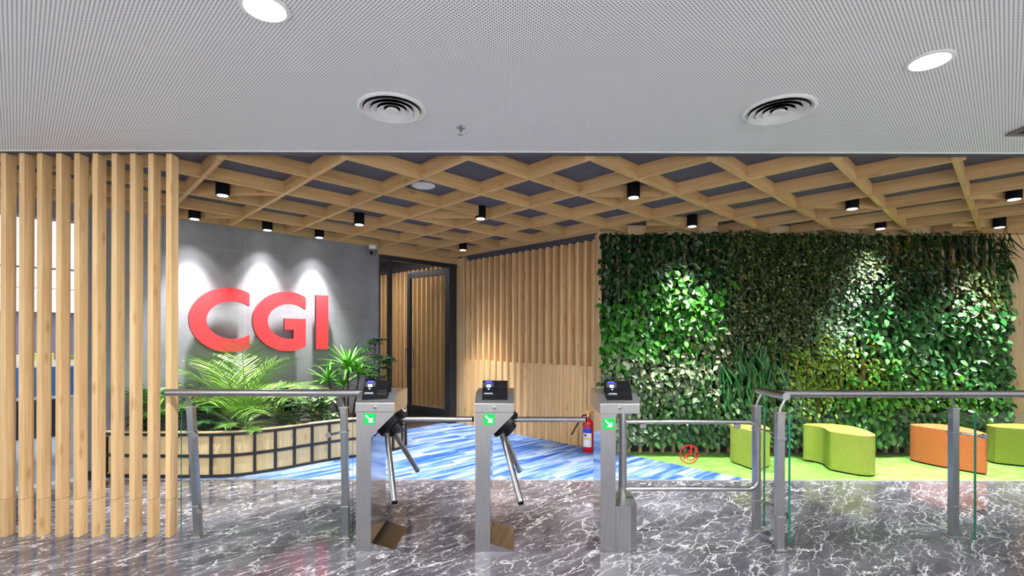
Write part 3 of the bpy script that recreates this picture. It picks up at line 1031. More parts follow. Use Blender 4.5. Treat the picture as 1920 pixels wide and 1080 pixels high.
for k, (px, py, lab) in enumerate(CANS):
    p = G(px, py, ZL) if False else None
    yy = py - (px - 960) * ROLL
    d = (ZL - CAMZ) * F / (HZ - yy)
    x = (px + (py - HZ) * ROLL - 960) * d / F
    if first is None:
        q = thing('can_light', (x, d, ZL), lab, 'ceiling light', 'black can lights under the lattice')
        MB().lathe((x, d, ZL), [(0.053, 0.0), (0.055, 0.004), (0.055, ZT - ZL - 0.001), (0.02, ZT - ZL)], 28).build('housing', M['black_plastic'], q, smooth=40)
        MB().lathe((x, d, ZL), [(0.043, -0.0035), (0.043, -0.0005)], 28).build('lamp_disc', M['lamp_disc'], q)
        first = q
        org = Vector((x, d, ZL))
    else:
        q = copy_tree(first)
        place(q, (x, d, ZL))
        q['label'] = lab
    if first is q:      # the lamp inside is copied along with the fitting
        for nm, wt_, deg in (('can_spill', SPILL_W, 92), ('can_beam', BEAM_W, 60)):
            sp = bpy.data.lights.new(nm, 'SPOT')
            sp.energy, sp.spot_size, sp.spot_blend, sp.shadow_soft_size, sp.color = wt_, math.radians(deg), 1.0, 0.03, (1, 0.985, 0.96)
            so = bpy.data.objects.new(nm, sp)
            COL.objects.link(so)
            so.parent = q
            so.location = (0, 0, -0.02)
    if k in BRACE:
        # the brace spans its lattice cell corner to corner, just behind the can
        u, v = x + 0.945 * (d - 3.47), x - 1.02 * (d - 3.47)
        n1, n2 = math.floor((u - X1(0)) / 0.869), math.floor((v - X2(0)) / 0.863)
        ends = []
        for i_ in (0, 1):
            uu, vv = X1(n1 + i_), X2(n2 + i_)
            ends.append(Vector(((1.02 * uu + 0.945 * vv) / 1.965, 3.47 + (uu - vv) / 1.965, 0)))
        yb_ = max((ends[0].y + ends[1].y) / 2, d + 0.07)
        p0, p1 = Vector((ends[0].x + 0.03, yb_, 0)), Vector((ends[1].x - 0.03, yb_, 0))
        while p0.x < p1.x - 0.2 and not inside(p0):
            p0.x += 0.02
        while p1.x > p0.x + 0.2 and not inside(p1):
            p1.x -= 0.02
        beam(p0, p1, th=0.02, zoff=0.003, name='cross_brace')

# ------------------------------------------------------------------ fixtures of the white ceiling


def recessed(x, y, lab, group='recessed lights of the lobby ceiling'):
    q = thing('recessed_light', (x, y, ZC), lab, 'ceiling light', group)
    MB().lathe((x, y, ZC), [(0.092, -0.001), (0.092, -0.006), (0.082, -0.009), (0.076, -0.009), (0.076, -0.001)], 36).build('trim_ring', M['white_plastic'], q, smooth=40)
    MB().lathe((x, y, ZC), [(0.074, -0.005), (0.074, -0.0015)], 36).build('diffuser', M['lamp_big'], q)
    ld = bpy.data.lights.new('recessed_lamp', 'AREA')
    ld.shape, ld.size, ld.energy, ld.color = 'DISK', 0.14, RECESS_W, (1, 0.99, 0.97)
    lo = bpy.data.objects.new('recessed_lamp', ld)
    COL.objects.link(lo)
    lo.parent = q
    lo.location = (0, 0, -0.02)


def onceil(px, py, z=ZC):
    yy = py - (px - 960) * ROLL
    d = (z - CAMZ) * F / (HZ - yy)
    return ((px + (py - HZ) * ROLL - 960) * d / F, d)


x, y = onceil(497, 14)
recessed(x, y, 'bright recessed ceiling light on the concrete wall side of the lobby')
x, y = onceil(1743, 113)
recessed(x, y, 'bright recessed ceiling light near the square ceiling vent')
for (x, y) in ((-0.9, -0.6), (1.9, -0.4), (-3.7, -0.4)):  # lamps out of view, added to light the lobby from behind the camera
    recessed(x, y, 'recessed ceiling light above the camera side of the lobby')


def diffuser(px, py, lab):
    x, y = onceil(px, py)
    q = thing('round_air_diffuser', (x, y, ZC), lab, 'air vent', 'round ceiling air diffusers')
    R = 0.187
    MB().lathe((x, y, ZC), [(R, -0.0005), (R, -0.008), (R * 0.93, -0.013), (R * 0.845, -0.006), (R * 0.84, -0.0005)], 48).build('outer_ring', M['white_plastic'], q, smooth=40)
    MB().lathe((x, y, ZC), [(R * 0.842, -0.002), (R * 0.842, -0.0006)], 48).build('throat', M['black_metal'], q)
    for r0, r1 in ((0.62, 0.805), (0.43, 0.605), (0.24, 0.415)):
        MB().lathe((x, y, ZC), [(R * r0, -0.003), (R * r1, -0.017), (R * r1 + 0.003, -0.018), (R * r0 + 0.003, -0.0045), (R * r0, -0.003)], 40).build('cone', M['white_plastic'], q, smooth=60)
    MB().lathe((x, y, ZC), [(0.0, -0.020), (R * 0.19, -0.020), (R * 0.21, -0.016), (R * 0.15, -0.003)], 32).build('centre_disc', M['white_plastic'], q, smooth=40)


diffuser(735, 203, 'round white air diffuser beside the sprinkler head')
diffuser(1460, 206, 'round white air diffuser towards the bright ceiling lamp')
x, y = onceil(864, 238)
q = thing('sprinkler_head', (x, y, ZC), 'small metal sprinkler head in the perforated ceiling', 'sprinkler')
MB().lathe((x, y, ZC), [(0.026, -0.0005), (0.026, -0.006), (0.012, -0.012)], 20).build('escutcheon', M['chrome'], q, smooth=40)
MB().lathe((x, y, ZC), [(0.006, -0.012), (0.005, -0.04)], 10).build('bulb', flat('sprinkler_bulb', (0.16, 0.13, 0.13), 0.2), q)
fm = MB()
for s in (-1, 1):
    fm.tube([(x + s * 0.009, y, ZC - 0.012), (x + s * 0.011, y, ZC - 0.03), (x, y, ZC - 0.043)], 0.0022, 6)
fm.build('yoke', M['chrome'], q)
MB().lathe((x, y, ZC), [(0.016, -0.044), (0.016, -0.047), (0.004, -0.049)], 16).build('deflector', M['chrome'], q)
# square vent
x, y = 3.07, 3.09
q = thing('square_ceiling_vent', (x + 0.3, y - 0.3, ZC), 'dark square ceiling vent at the edge of the perforated ceiling', 'air vent')
fm = MB()
for i in range(4):
    o0, o1 = i * 0.06, i * 0.06 + 0.022
    z = ZC - 0.004 - 0.004 * i
    fm.box(x + o0, x + 0.6 - o0, y - o1, y - o0, z - 0.012, z)
    fm.box(x + o0, x + 0.6 - o0, y - 0.6 + o0, y - 0.6 + o1, z - 0.012, z)
    fm.box(x + o0, x + o1, y - 0.6 + o1, y - o1, z - 0.012, z)
    fm.box(x + 0.6 - o1, x + 0.6 - o0, y - 0.6 + o1, y - o1, z - 0.012, z)
fm.build('grille', flat('grey_vent_metal', srgb(120, 110, 116), 0.5), q)
MB().box(x + 0.01, x + 0.59, y - 0.59, y - 0.01, ZC - 0.003, ZC - 0.0005).build('vent_throat', M['black_metal'], q)
# flush disc in the soffit
yy = 347.5
d = (ZT - CAMZ) * F / (HZ - yy)
x, y = (793 - 960) * d / F, d
q = thing('ceiling_speaker', (x, y, ZT), 'flat white round speaker in a dark lattice cell', 'speaker')
MB().lathe((x, y, ZT), [(0.105, -0.0005), (0.105, -0.008), (0.092, -0.014)], 32).build('rim', M['white_plastic'], q, smooth=40)
MB().lathe((x, y, ZT), [(0.0, -0.020), (0.05, -0.018), (0.090, -0.0145)], 32).build('grille', M['white_plastic'], q, smooth=60)

# ------------------------------------------------------------------ red letters on the concrete wall
OFFN = 0.12


def letter(name, poly, s0, z0, label, th=0.05):
    """poly in (along wall, up); s0: X of the letter's left edge in the letter face plane"""
    f_ = Matrix.Translation((s0, s0 + WC - OFFN / S2, z0)) @ Matrix.Rotation(PI / 4, 4, 'Z')
    q = thing(name, f_.translation, label, 'letter', 'red letters on the concrete wall', rz=PI / 4)
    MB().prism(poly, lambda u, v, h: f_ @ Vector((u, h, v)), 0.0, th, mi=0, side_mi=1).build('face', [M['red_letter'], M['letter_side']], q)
    us = [u for u, v in poly]
    vs = [v for u, v in poly]
    st = min(poly, key=lambda p_: abs(p_[0] - min(us)))
    for v in (-0.12, 0.12):
        MB().tube([f_ @ Vector((min(us) + 0.08, th, v)), f_ @ Vector((min(us) + 0.08, OFFN + 0.001, v))], 0.008, 8).build('stand_off', M['black_metal'], q)


def arc(cx, cy, rx, ry, a0, a1, n=36):
    return [(cx + rx * math.cos(a0 + (a1 - a0) * i / n), cy + ry * math.sin(a0 + (a1 - a0) * i / n)) for i in range(n + 1)]


def ang(cx, rx, x):
    return math.acos(max(-1, min(1, (x - cx) / rx)))


H2 = 0.362
w = 0.60
ao = ang(0.40, 0.40, w)
ai = ang(0.165 + 0.265, 0.265, w)
C = arc(0.40, 0, 0.40, H2, ao, 2 * PI - ao) + list(reversed(arc(0.43, 0, 0.265, 0.213, ai, 2 * PI - ai)))
xC = -3.457
letter('letter_c', C, xC, 1.577, 'red raised letter C, first of the sign')
w = 0.615
ao = ang(0.40, 0.40, w)
ai = ang(0.43, 0.265, w)
xi = w - 0.15
aj = ang(0.43, 0.265, xi)
Gp = arc(0.40, 0, 0.40, H2, ao, 2 * PI - ao)
Gp += [(w, 0.035), (w - 0.255, 0.035), (w - 0.255, -0.10), (xi, -0.10)]
Gp += list(reversed(arc(0.43, 0, 0.265, 0.213, ai, 2 * PI - aj)))
letter('letter_g', Gp, -3.008, 1.577, 'red raised letter G, middle of the sign')
letter('letter_i', [(0, -0.345), (0.158, -0.345), (0.158, 0.345), (0, 0.345)], -2.48, 1.577, 'red raised letter I, last of the sign')

# camera dome under the lattice
x, y = -1.93, 6.86
q = thing('security_camera', (x, y, 2.60), 'small white security camera at the corner of the concrete wall', 'camera')
MB().lathe((x, y, 2.60), [(0.052, 0.054), (0.052, 0.02), (0.048, 0.0)], 24).build('base', M['white_plastic'], q, smooth=40)
MB().lathe((x, y, 2.60), [(0.047, 0.0), (0.05, -0.03), (0.044, -0.06), (0.028, -0.085), (0.0, -0.095)], 24).build('dome', flat('grey_camera_dome', (0.12, 0.12, 0.125), 0.25), q, smooth=60)
MB().lathe((x + 0.0, y - 0.034, 2.548), [(0.02, 0.0), (0.02, 0.018), (0.012, 0.02)], 16, axis=(0, -1, -0.3)).build('lens', M['black_plastic'], q, smooth=40)

# ------------------------------------------------------------------ turnstiles
WG, COLW = 0.247, 0.098


def reader(q, ox, oy, rz=0.0):
    """fingerprint terminal leaning back on the sloped top"""
    tilt = math.radians(28)
    f_ = Matrix.Translation((ox, oy, 0.962)) @ Matrix.Rotation(rz, 4, 'Z') @ Matrix.Rotation(-tilt, 4, 'X') @ Matrix.Scale(1.08, 4)
    # local x across, y back, z up the face
    prof = [(0.0, 0.004), (0.004, 0.0), (0.085, 0.02), (0.085, 0.115), (0.03, 0.16), (0.018, 0.16), (0.0, 0.075)]
    t = MB()
    t.prism(prof, lambda u, v, h: f_ @ Vector((h, u, v)), -0.077, 0.077)
    b = t.build('card_reader', M['black_plastic'], q, bevel=0.006, bevel_seg=2)
    face = lambda x, v, e: f_ @ Vector((x, (0.0 if v < 0.075 else (v - 0.075) / 0.085 * 0.018) - e, v))

    def patch(x0, x1, v0, v1, e, name, mat):
        mb = MB()
        a = [face(x0, v0, e), face(x1, v0, e), face(x1, v1, e), face(x0, v1, e)]
        c = [face(x0, v0, -0.002), face(x1, v0, -0.002), face(x1, v1, -0.002), face(x0, v1, -0.002)]
        mb.add(a + c, [(0, 1, 2, 3), (4, 7, 6, 5), (0, 4, 5, 1), (1, 5, 6, 2), (2, 6, 7, 3), (3, 7, 4, 0)])
        return mb.build(name, mat, b)
    patch(-0.070, -0.008, 0.056, 0.145, 0.0015, 'screen', M['screen_dark'])
    patch(-0.060, -0.020, 0.142, 0.153, 0.0022, 'blue_status_bar', M['screen_blue'])
    patch(-0.052, -0.026, 0.108, 0.128, 0.0024, 'clock_icon', M['screen_white'])
    patch(-0.044, -0.034, 0.092, 0.099, 0.0024, 'user_icon', M['screen_white'])
    for k in range(4):
        patch(-0.062 + k * 0.0125, -0.053 + k * 0.0125, 0.062, 0.069, 0.0024, 'key_icon', M['screen_grey'])
    patch(0.012, 0.066, 0.052, 0.085, 0.0012, 'finger_sensor', M['sensor'])
    patch(0.015, 0.062, 0.100, 0.135, 0.0010, 'sensor_window', M['sensor'])
    patch(0.020, 0.050, 0.012, 0.018, 0.0012, 'maker_plate', M['screen_grey'])
    return b


M['screen_dark'] = emit('dark_lcd_screen', (0.012, 0.016, 0.035), 0.3)
M['screen_blue'] = emit('blue_lcd_bar', (0.03, 0.04, 0.75), 0.9)
M['screen_white'] = emit('white_lcd_icon', (0.40, 0.62, 0.75), 0.6)
M['screen_grey'] = emit('grey_lcd_keys', (0.28, 0.32, 0.42), 0.5)
M['sensor'] = flat('dark_finger_sensor', (0.004, 0.004, 0.006), 0.12)
M['hub'] = flat('black_hub_plastic', (0.007, 0.007, 0.010), 0.4, spec=0.2)


def indicator(q, cx, cz, y):
    s = 0.0365
    b = MB().box(cx - s, cx + s, y - 0.004, y, cz - s, cz + s).build('arrow_light', M['green_light'], q)
    ar = [(-0.026, 0.021), (-0.021, 0.026), (0.008, -0.003), (0.020, 0.010), (0.022, -0.022), (-0.010, -0.020), (0.002, -0.009)]
    MB().prism(ar, lambda u, v, h: Vector((cx + u, y - h, cz + v)), 0.0045, 0.006).build('arrow', M['white_arrow'], b)


def lock(q, cx, cz, y):
    b = MB().lathe((cx, y, cz), [(0.013, 0.0), (0.013, 0.005), (0.010, 0.007)], 18, axis=(0, -1, 0)).build('lock', M['chrome'], q, smooth=40)
    MB().box(cx - 0.0015, cx + 0.0015, y - 0.0085, y - 0.006, cz - 0.006, cz + 0.006).build('keyhole', M['black_plastic'], b)


def turnstile(x0, y0, label):
    q = thing('turnstile', (x0, y0, 0), label, 'turnstile', 'tripod turnstiles')
    P = lambda x, y, z: Vector((x0 + x, y0 + y, z))
    prof = [(0, 0.0), (COLW, 0.0), (COLW, 0.745), (WG, 0.893), (WG, 0.905), (0, 0.905)]
    MB().prism(prof, lambda u, v, h: P(u, h, v), 0.0, 0.385, side_mi=1).build('pedestal', [M['steel'], M['steel_side']], q, bevel=0.002)
    head = [(0, 0.906), (0, 0.964), (0.078, 1.026), (0.39, 1.026), (0.39, 0.906)]
    MB().prism(head, lambda u, v, h: P(h, u - 0.002, v), -0.004, WG + 0.004, mi=1, side_mi=0).build('head', [M['steel'], M['steel_side']], q, bevel=0.0025)
    foot = [(COLW + 0.0005, 0.0), (WG + 0.005, 0.0), (WG + 0.005, 0.008), (COLW + 0.0005, 0.053)]
    MB().prism(foot, lambda u, v, h: P(u, h, v), 0.002, 0.39).build('base_plate', M['mirror'], q, bevel=0.001)
    lock(q, x0 + WG / 2, 0.938, y0 - 0.002)
    indicator(q, x0 + 0.088, 0.862, y0)
    # hub tilted to the lane, with its three arms
    a = Vector((S2, 0, -S2))
    C_ = P(0.143, 0.19, 0.83)
    hub = MB().lathe(C_, [(0.086, 0.022), (0.098, 0.026), (0.098, 0.070), (0.088, 0.078), (0.066, 0.080), (0.060, 0.118), (0.048, 0.124), (0.0, 0.126)], 32, axis=a).build('hub', M['hub'], q, smooth=35)
    MB().obox(C_ + a * 0.05 + Vector((S2, 0, S2)) * 0.105, a, Vector((0, 1, 0)), Vector((S2, 0, S2)), 0.024, 0.035, 0.014).build('hub_latch', M['hub'], hub, bevel=0.004)
    for dv in (Vector((1, 0, 0)), Vector((0.25, -0.612, -0.75)), Vector((0.25, 0.612, -0.75))):
        dv.normalize()
        ar = MB().tube([C_ + dv * 0.125, C_ + dv * 0.60], 0.0185, 16).build('arm', M['chrome'], q, smooth=50)
        MB().tube([C_ + dv * 0.598, C_ + dv * 0.608], [0.0192, 0.017], 16).build('end_cap', M['black_plastic'], ar, smooth=50)
        MB().tube([C_ + dv * 0.085, C_ + dv * 0.126], [0.016, 0.021], 12).build('arm_socket', M['chrome'], ar, smooth=50)
    return q


q1 = turnstile(-1.013, 3.228, 'steel tripod turnstile nearest the planter, its terminal leaning away from the lane')
reader(q1, -1.013 + 0.113, 3.228 + 0.012, math.radians(2))
q2 = turnstile(-0.236, 3.222, 'steel tripod turnstile standing in the middle of the row')
reader(q2, -0.236 + 0.124, 3.222 + 0.012, 0.0)

# gate post with accessible swing gate
x0, y0 = 0.577, 3.22
q3 = thing('swing_gate', (x0, y0, 0), 'steel gate post with low glass swing gate marked by a wheelchair sign', 'gate')
P = lambda x, y, z: Vector((x0 + x, y0 + y, z))
MB().prism([(0, 0), (0.099, 0), (0.099, 0.8995), (0, 0.8995)], lambda u, v, h: P(u, h, v), 0.0, 0.28, side_mi=1).build('pedestal', [M['steel'], M['steel_side']], q3, bevel=0.002)
head = [(0, 0.90), (0, 0.964), (0.078, 1.026), (0.39, 1.026), (0.39, 0.90)]
MB().prism(head, lambda u, v, h: P(h, u - 0.002, v), -0.004, WG + 0.006).build('head', M['steel'], q3, bevel=0.0025)
lock(q3, x0 + WG / 2, 0.938, y0 - 0.002)
indicator(q3, x0 + 0.052, 0.836, y0)
bx = [(0.0995, 0.0), (0.197, -0.006), (0.250, 0.055), (0.267, 0.31), (0.0995, 0.31)]
MB().prism(bx, lambda u, v, h: P(u, v, h), 0.0, 0.30).build('drive_box', M['steel'], q3, bevel=0.002)
for z in (0.05, 0.15):
    MB().lathe((x0 + 0.115, y0 - 0.001, z), [(0.004, 0), (0.004, 0.002)], 10, axis=(0, -1, 0)).build('screw', M['chrome'], q3)
reader(q3, x0 + 0.129, y0 + 0.012, 0.0)
yg = 3.42
xp = 0.765
MB().tube([(xp, yg, 0.30), (xp, yg, 0.905)], 0.028, 20).build('pivot_pole', M['chrome'], q3, smooth=50)
zt, zb, xr, rad = 0.815, 0.352, 1.70, 0.07
path = [Vector((xp + 0.02, yg, zt)), Vector((xr - rad, yg, zt))]
path += [Vector((xr - rad + rad * math.sin(a), yg, zt - rad + rad * math.cos(a))) for a in [PI / 2 * i / 8 for i in range(1, 9)]]
path += [Vector((xr - rad + rad * math.cos(a), yg, zb + rad - rad * math.sin(a))) for a in [PI / 2 * i / 8 for i in range(0, 9)]]
path += [Vector((xp + 0.02, yg, zb))]
gate = MB().tube(path, 0.0165, 14).build('gate_frame', M['chrome'], q3, smooth=60)
gp = MB()
gp.box(xp + 0.04, xr - 0.03, yg - 0.004, yg + 0.004, zb + 0.03, zt - 0.03)
pane = gp.build('glass_pane', M['glass'], gate)
for x in (0.905, 1.555):
    for z, s in ((zt - 0.03, 1), (zb + 0.03, -1)):
        MB().box(x - 0.02, x + 0.02, yg - 0.012, yg + 0.012, z - 0.014, z + 0.014).build('glass_clip', M['chrome'], gate, bevel=0.003)
# wheelchair sign, seen facing the pivot
cx, cz, ys = 1.222, 0.592, yg - 0.0055
sg = MB()
circ = lambda r, n=40: [(cx + r * math.cos(2 * PI * i / n), cz + r * math.sin(2 * PI * i / n)) for i in range(n)]


def stroke(mb, pts, w_):
    pts = [Vector(p) for p in pts]
    vs = []
    for i, p in enumerate(pts):
        t = (pts[min(i + 1, len(pts) - 1)] - pts[max(i - 1, 0)]).normalized()
        n_ = Vector((-t.y, t.x))
        vs += [p + n_ * w_ / 2, p - n_ * w_ / 2]
    V3 = [Vector((v.x, ys, v.y)) for v in vs] + [Vector((v.x, ys + 0.001, v.y)) for v in vs]
    k = len(vs)
    fs_ = []
    for i in range(len(pts) - 1):
        a = 2 * i
        fs_ += [(a, a + 2, a + 3, a + 1), (a + k, a + 1 + k, a + 3 + k, a + 2 + k), (a, a + k, a + 2 + k, a + 2), (a + 1, a + 3, a + 3 + k, a + 1 + k)]
    mb.add(V3, fs_)


ring = circ(0.063)
stroke(sg, [Vector(p) for p in ring + ring[:2]], 0.007)
hd = [Vector((cx + 0.014 + 0.0095 * math.cos(2 * PI * i / 16), cz + 0.052 + 0.0095 * math.sin(2 * PI * i / 16))) for i in range(16)]
sg.prism([(p.x, p.y) for p in hd], lambda u, v, h: Vector((u, ys + h, v)), 0.0, 0.001)
stroke(sg, [Vector((cx + 0.014, cz + 0.042)), Vector((cx + 0.014, cz + 0.002))], 0.011)
stroke(sg, [Vector((cx + 0.014, cz + 0.026)), Vector((cx - 0.012, cz + 0.024))], 0.007)
stroke(sg, [Vector((cx + 0.014, cz + 0.004)), Vector((cx - 0.020, cz + 0.003)), Vector((cx - 0.026, cz - 0.012)), Vector((cx - 0.036, cz - 0.036))], 0.007)
stroke(sg, [Vector((cx + 0.013 + 0.031 * math.cos(a), cz - 0.012 + 0.028 * math.sin(a))) for a in [math.radians(48 - 240 * i / 20) for i in range(21)]], 0.007)
sg.build('wheelchair_sign', M['red_sign'], gate)

# ------------------------------------------------------------------ glass railings


def rail_post(q, x, y, top=0.905, lean=0.0, w=0.044, rail_dx=0.03, rail_y=None, clamps=(0.22, 0.735), cl_dx=0.07, cl_dy=-0.12, mat=None):
    t = Vector((x + lean, y, top))
    b = Vector((x, y, 0.0))
    ax = (t - b).normalized()
    ay = Vector((0, 1, 0))
    axx = ay.cross(ax).normalized()
    sh = MB()
    mid = (t + b) / 2
    sh.obox(mid, axx, ay, ax, w / 2, w / 2, (t - b).length / 2)
    post = sh.build('post', mat or M['steel_dark'], q, bevel=0.003)
    MB().box(x - 0.038, x + 0.038, y - 0.038, y + 0.038, 0.0, 0.014).build('base_flange', M['steel'], post, bevel=0.003)
    MB().obox(t, axx, ay, ax, w / 2 + 0.006, w / 2 + 0.006, 0.007).build('cap', M['steel'], post, bevel=0.003)
    ry = y if rail_y is None else rail_y
    MB().tube([t + Vector((0, 0, 0.004)), t + Vector((rail_dx * 0.25, (ry - y) * 0.3, 0.035)), Vector((t.x + rail_dx, ry, 0.99))], 0.009, 10).build('bracket', M['steel'], post, smooth=50)
    for z in clamps:
        c = b + ax * z
        cm = MB().obox(c, axx, ay, Vector((0, 0, 1)), w / 2 + 0.005, w / 2 + 0.005, 0.008)
        co = cm.build('collar', M['steel'], post, bevel=0.003)
        e = c + Vector((cl_dx, cl_dy, -0.005))
        MB().tube([c + Vector((math.copysign(w / 2, cl_dx) * 0.9, 0, 0)), e], 0.0085, 10).build('clamp_arm', M['chrome'], co, smooth=50)
        MB().lathe(e, [(0.018, -0.011), (0.018, 0.011)], 16, axis=(0, 1, 0)).build('glass_disc', M['chrome'], co, smooth=40)
    return post


def pane_box(q, x0_, x1_, y, z0, z1, yb=None):
    yb = y if yb is None else yb
    mb = MB()
    d_ = Vector((x1_ - x0_, yb - y, 0))
    ln_ = d_.length
    f_ = Matrix.Translation((x0_, y, 0)) @ Matrix.Rotation(math.atan2(d_.y, d_.x), 4, 'Z')
    t = MB().box(0, ln_, -0.005, 0.005, z0, z1)
    mb.add([f_ @ Vector(p) for p in t.v], t.f)
    mb.mi = [0, 0, 0, 0, 1, 1]
    return mb.build('glass_panel', [M['glass'], M['glass_edge']], q)


RZ = 1.010
# railing between the slatted screen and the first turnstile
r1 = thing('glass_railing', (-1.7, 3.42, 0), 'steel handrail and glass panel between the slatted screen and the turnstiles', 'railing')
MB().tube([(-2.365, 3.40, RZ), (-1.0, 3.40, RZ)], 0.0255, 20).build('handrail', M['steel_h'], r1, smooth=50)
rail_post(r1, -2.17, 3.44, lean=-0.055, rail_dx=0.0, rail_y=3.40, cl_dx=0.07, cl_dy=-0.08)
rail_post(r1, -1.145, 3.44, lean=-0.02, rail_dx=-0.01, rail_y=3.40, cl_dx=-0.08, cl_dy=-0.08)
pane_box(r1, -2.235, -1.075, 3.355, 0.045, 0.875)
# railing beyond the gate
r2 = thing('glass_railing', (2.6, 3.4, 0), 'steel handrail and glass panels between the swing gate and the stools', 'railing')
hr = MB()
hr.tube([(1.80, 3.62, RZ + 0.003), (1.80, 3.25, RZ + 0.003)], 0.0255, 20)
hr.tube([(1.80, 3.43, RZ), (4.2, 3.45, RZ)], 0.0255, 20)
hr.build('handrail', M['steel_h'], r2, smooth=50)
rail_post(r2, 1.763, 3.265, w=0.048, rail_dx=0.035, cl_dx=0.068, cl_dy=0.03, mat=M['steel'])
rail_post(r2, 1.772, 3.59, w=0.046, rail_dx=0.03, rail_y=3.58, cl_dx=0.09, cl_dy=-0.16)
rail_post(r2, 3.10, 3.48, w=0.046, rail_dx=-0.055, rail_y=3.44, cl_dx=0.10, cl_dy=-0.12)
pane_box(r2, 1.845, 3.135, 3.29, 0.03, 0.893, 3.36)
mb = MB().box(1.827, 1.841, 3.275, 3.60, 0.03, 0.893)
mb.mi = [0, 0, 1, 1, 0, 0]
mb.build('glass_panel', [M['glass'], M['glass_edge']], r2)
pane_box(r2, 3.145, 4.4, 3.362, 0.03, 0.893, 3.42)

# ------------------------------------------------------------------ stools


def stool(pts, label, mat, h=0.412):
    lp = smooth_loop(pts, 8)
    c = Vector((sum(p[0] for p in pts) / len(pts), sum(p[1] for p in pts) / len(pts), 0))
    q = thing('felt_stool', (c.x, c.y, 0), label, 'stool', 'curved felt stools')
    MB().prism(lp, XY, 0.02, h).build('body', mat, q, smooth=35, bevel=0.014, bevel_seg=3)
    sm = [((x - c.x) * 0.94 + c.x, (y - c.y) * 0.94 + c.y) for x, y in lp]
    MB().prism(sm, XY, 0.0036, 0.022).build('plinth', M['black_plastic'], q)


stool([(2.455, 5.50), (2.50, 5.30), (2.56, 5.16), (2.68, 5.26), (2.80, 5.38), (2.80, 5.62), (2.64, 5.70), (2.49, 5.64)], 'lime green stool nearest the gate, partly behind a steel post', M['felt_green'])
stool([(3.30, 5.62), (3.43, 5.69), (3.66, 5.67), (3.79, 5.48), (3.74, 5.15), (3.64, 4.98), (3.50, 4.99), (3.36, 5.16), (3.345, 5.24), (3.40, 5.40), (3.375, 5.52)], 'lime green stool with a waisted side between steel post and orange stool', M['felt_green'])
stool([(4.53, 5.64), (4.72, 5.70), (4.91, 5.66), (4.99, 5.45), (4.93, 5.2), (4.82, 5.04), (4.72, 5.16), (4.58, 5.40)], 'orange leaf shaped stool', M['felt_orange'])
stool([(5.36, 5.52), (5.40, 5.46), (5.75, 5.26), (6.15, 5.12), (6.32, 5.28), (6.15, 5.60), (5.75, 5.72), (5.42, 5.66)], 'lime green stool against the pale board end, cut by the picture edge', M['felt_green'])

# ------------------------------------------------------------------ fire extinguisher
x, y = 0.925, 6.02
q = thing('fire_extinguisher', (x, y, 0.004), 'red fire extinguisher standing by the end of the slatted wall', 'fire extinguisher')
R_ = 0.066
MB().lathe((x, y, 0.004), [(R_ * 0.92, 0.0), (R_, 0.012), (R_, 0.33), (R_ * 0.93, 0.36), (R_ * 0.7, 0.385), (0.03, 0.40), (0.024, 0.42)], 28).build('cylinder', M['red_paint'], q, smooth=40)
lb = MB()
for (a0, a1, z0, z1, mi) in ((-155, -60, 0.07, 0.235, 0), (-160, -60, 0.24, 0.285, 1), (-160, -62, 0.29, 0.315, 2), (-140, -80, 0.155, 0.185, 3), (-140, -112, 0.195, 0.225, 1)):
    n_ = 12
    e = 0.0007 if mi < 3 and z0 != 0.195 else 0.0014
    vs = []
    for i in range(n_ + 1):
        a = math.radians(a0 + (a1 - a0) * i / n_)
        for z in (z0, z1):
            vs.append((x + (R_ + e) * math.cos(a), y + (R_ + e) * math.sin(a), 0.004 + z))
    lb.add(vs, [(2 * i, 2 * i + 2, 2 * i + 3, 2 * i + 1) for i in range(n_)], mi)
lb.build('label_sticker', [flat('white_label', srgb(225, 222, 226), 0.5), flat('blue_label', srgb(40, 70, 190), 0.5), flat('purple_label', srgb(130, 60, 130), 0.5), flat('lime_label', srgb(200, 205, 70), 0.5)], q)
MB().lathe((x, y, 0.004), [(0.02, 0.42), (0.02, 0.45), (0.012, 0.46)], 14).build('valve', M['chrome'], q, smooth=40)
hm = MB()
hm.obox((x + 0.035, y, 0.475), (0.94, 0, 0.34), (0, 1, 0), (-0.34, 0, 0.94), 0.055, 0.011, 0.004)
hm.obox((x + 0.035, y, 0.452), (1, 0, -0.12), (0, 1, 0), (0.12, 0, 1), 0.05, 0.011, 0.004)
hm.build('squeeze_handle', M['red_paint'], q, bevel=0.002)
MB().box(x - 0.03, x + 0.02, y - 0.012, y + 0.012, 0.462, 0.505).build('safety_tag', flat('yellow_tag', srgb(226, 170, 70), 0.5), q, bevel=0.003)
hp = smooth_path([(x - 0.012, y, 0.447), (x - 0.07, y - 0.02, 0.44), (x - 0.125, y - 0.045, 0.36), (x - 0.18, y - 0.055, 0.27), (x - 0.205, y - 0.06, 0.22)], 6)
MB().tube(hp, 0.0085, 8).build('hose', M['black_plastic'], q, smooth=60)

# ------------------------------------------------------------------ planter
FR = [(-4.02, 4.91), (-3.70, 4.885), (-3.364, 4.88), (-2.89, 4.887), (-2.706, 4.945), (-2.534, 5.068), (-2.38, 5.185), (-2.228, 5.369), (-2.098, 5.496), (-1.937, 5.63), (-1.806, 5.73), (-1.496, 5.97), (-1.39, 6.185), (-1.36, 6.37)]
FR = [(-4.02, 4.91), (-3.70, 4.885), (-3.364, 4.878), (-2.95, 4.885), (-2.706, 4.945), (-2.534, 5.06), (-2.38, 5.195), (-2.228, 5.36), (-2.098, 5.49), (-1.937, 5.63), (-1.72, 5.79), (-1.52, 5.95), (-1.40, 6.12), (-1.36, 6.34)]
pth = [p for p in smooth_path([Vector((a, b_, 0)) for a, b_ in FR], 6)]
back = [Vector((-1.95, -1.95 + WC - 0.03, 0)), Vector((-4.02, -4.02 + WC - 0.03, 0))]
